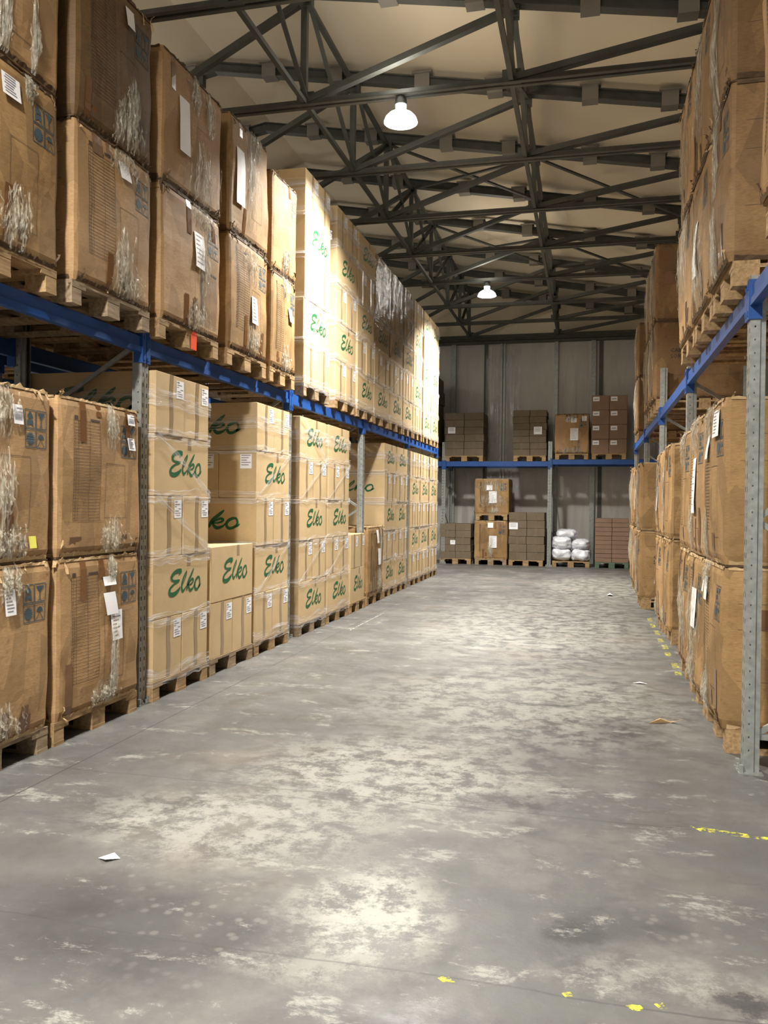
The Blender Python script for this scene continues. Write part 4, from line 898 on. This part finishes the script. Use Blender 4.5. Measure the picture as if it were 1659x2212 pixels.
# white bags
def bag_mesh(seed, sx, sy, sz):
    b = MB(); n, m_ = 44, 26; vs = []
    for j in range(m_ + 1):
        ph = math.pi * j / m_ - L
        for i in range(n):
            th = 2 * math.pi * i / n; cp = math.copysign(abs(math.cos(ph)) ** .55, math.cos(ph)); ct = math.copysign(abs(math.cos(th)) ** .6, math.cos(th)); s_ = math.copysign(abs(math.sin(th)) ** .6, math.sin(th)); spz = math.copysign(abs(math.sin(ph)) ** .8, math.sin(ph))
            p = Vector((cp * ct * sx, cp * s_ * sy, spz * sz)); k = 1 + .16 * noise.noise(p * 6 + Vector((seed, 0, 0))) + .10 * noise.noise(p * 15 + Vector((seed, 3, 0))); vs.append((p.x * k, p.y * k, max(-sz, p.z * k) + sz))
    b.add(vs, [(j * n + i, j * n + (i + 1) % n, (j + 1) * n + (i + 1) % n, (j + 1) * n + i) for j in range(m_) for i in range(n)]); return b.mesh('plastic_bag', ['white_plastic'], True)
pallet(-.43, YS, 0, 0, 'wooden pallet under the white plastic bags', .9, 1.0, 'wood')
bagp = [(-.66, .35, .144, .25, .36, .165, 'bottom left'), (-.20, .35, .144, .24, .36, .16, 'bottom right'), (-.65, .33, .43, .245, .34, .165, 'middle left'), (-.21, .35, .42, .23, .34, .14, 'middle right'), (-.54, .36, .71, .26, .3, .11, 'topmost')]
for k, (x, dy, z, sx, sy, sz, w_) in enumerate(bagp):
    o = link('plastic_bag', bag_mesh(k * 5, sx, sy, sz), None, (x, YS + dy, z)); tag(o, 'white full plastic bag, %s of the heap under the back rack' % w_, 'bag', 'white plastic bags')
# small tan carton on top of the right fourth bay
def small_box(x, y, z, rz, W, D, H, lab):
    t = thing('carton', lab, 'carton', (x, y, z), rz, 'tan cartons with plain taped ends')
    for n, me in carton_parts('B', W, D, H): link(n, me, t)
# ------------------------------------------------------------------ floor marks and litter
def patch(name, pts, mtl, lab, cat, z=.0012, group=None, th=.001):
    b = MB(); n = len(pts); b.add([(p[0], p[1], z) for p in pts] + [(p[0], p[1], z - th) for p in pts], [tuple(range(n)), tuple(range(2 * n - 1, n - 1, -1))] + [(i, n + i, n + (i + 1) % n, (i + 1) % n) for i in range(n)])
    o = link(name, b.mesh(name, [mtl])); tag(o, lab, cat, group); return o
for k, (x, y, ln) in enumerate([(.805, 11.5, .35), (.80, 10.9, .4), (.805, 10.3, .4), (.80, 9.75, .3), (.81, 9.3, .3), (.80, 8.85, .25), (.81, 8.2, .3), (.80, 7.85, .2), (.83, 6.85, .1)]):
    patch('floor_marking', [(x - .03, y), (x + .03, y + .02), (x + .035, y + ln), (x - .025, y + ln - .03)], 'paint', 'faded yellow dash along the right rack foot, %s from the far end' % ordn[k], 'floor marking', group='yellow dashes by the right rack')
patch('floor_marking', [(.48, 4.155), (.86, 4.10), (.86, 4.06), (.52, 4.10)], 'paint', 'short yellow stripe across the floor at the right edge', 'floor marking')
for k, (x, y, a) in enumerate([(-.42, 2.60, .03), (-.045, 2.615, .018), (.155, 2.60, .028), (.23, 2.63, .02)]):
    patch('floor_marking', [(x - a, y), (x - a * .2, y - .022), (x + a, y - .012), (x + a * .5, y + .014), (x - a * .4, y + .010)], 'paint', 'small yellow paint flake near the bottom edge, %s from left' % ordn[k], 'floor marking', group='yellow paint flakes')
patch('paint_stroke', [(-2.75, 9.5), (-2.735, 9.5), (-2.735, 11.2), (-2.75, 11.2)], 'chalk', 'thin white chalky stroke beside the left floor joint', 'floor marking')
def scrap(name, pts, mtl, lab, cat, h=.02):
    b = MB(); vs = []; n = len(pts)
    for i, p in enumerate(pts): vs.append((p[0], p[1], .002 + h * (i % 2)))
    vs += [(v[0], v[1], v[2] + .001) for v in vs]
    b.add(vs, [tuple(range(n - 1, -1, -1)), tuple(range(n, 2 * n))] + [(i, (i + 1) % n, n + (i + 1) % n, n + i) for i in range(n)]); o = link(name, b.mesh(name, [mtl])); tag(o, lab, cat); return o
scrap('paper_scrap', [(-1.98, 3.10), (-1.93, 3.14), (-1.89, 3.12), (-1.93, 3.07)], 'paper', 'torn pale paper scrap on the floor at lower left', 'litter', .012)
scrap('film_strip', [(.42, 6.05), (.50, 6.10), (.58, 6.14), (.64, 6.08), (.57, 6.11), (.50, 6.075)], 'liner', 'curled pale strip lying by the nearest right floor pair', 'litter', .03)
scrap('paper_scrap', [(.38, 7.4), (.44, 7.43), (.50, 7.40), (.44, 7.385)], 'paper', 'thin white strip on floor near the yellow line', 'litter', .008)
scrap('paper_scrap', [(.30, 14.6), (.36, 14.75), (.42, 14.6), (.36, 14.5)], 'paper', 'tiny white crumpled paper far down the aisle', 'litter', .03)
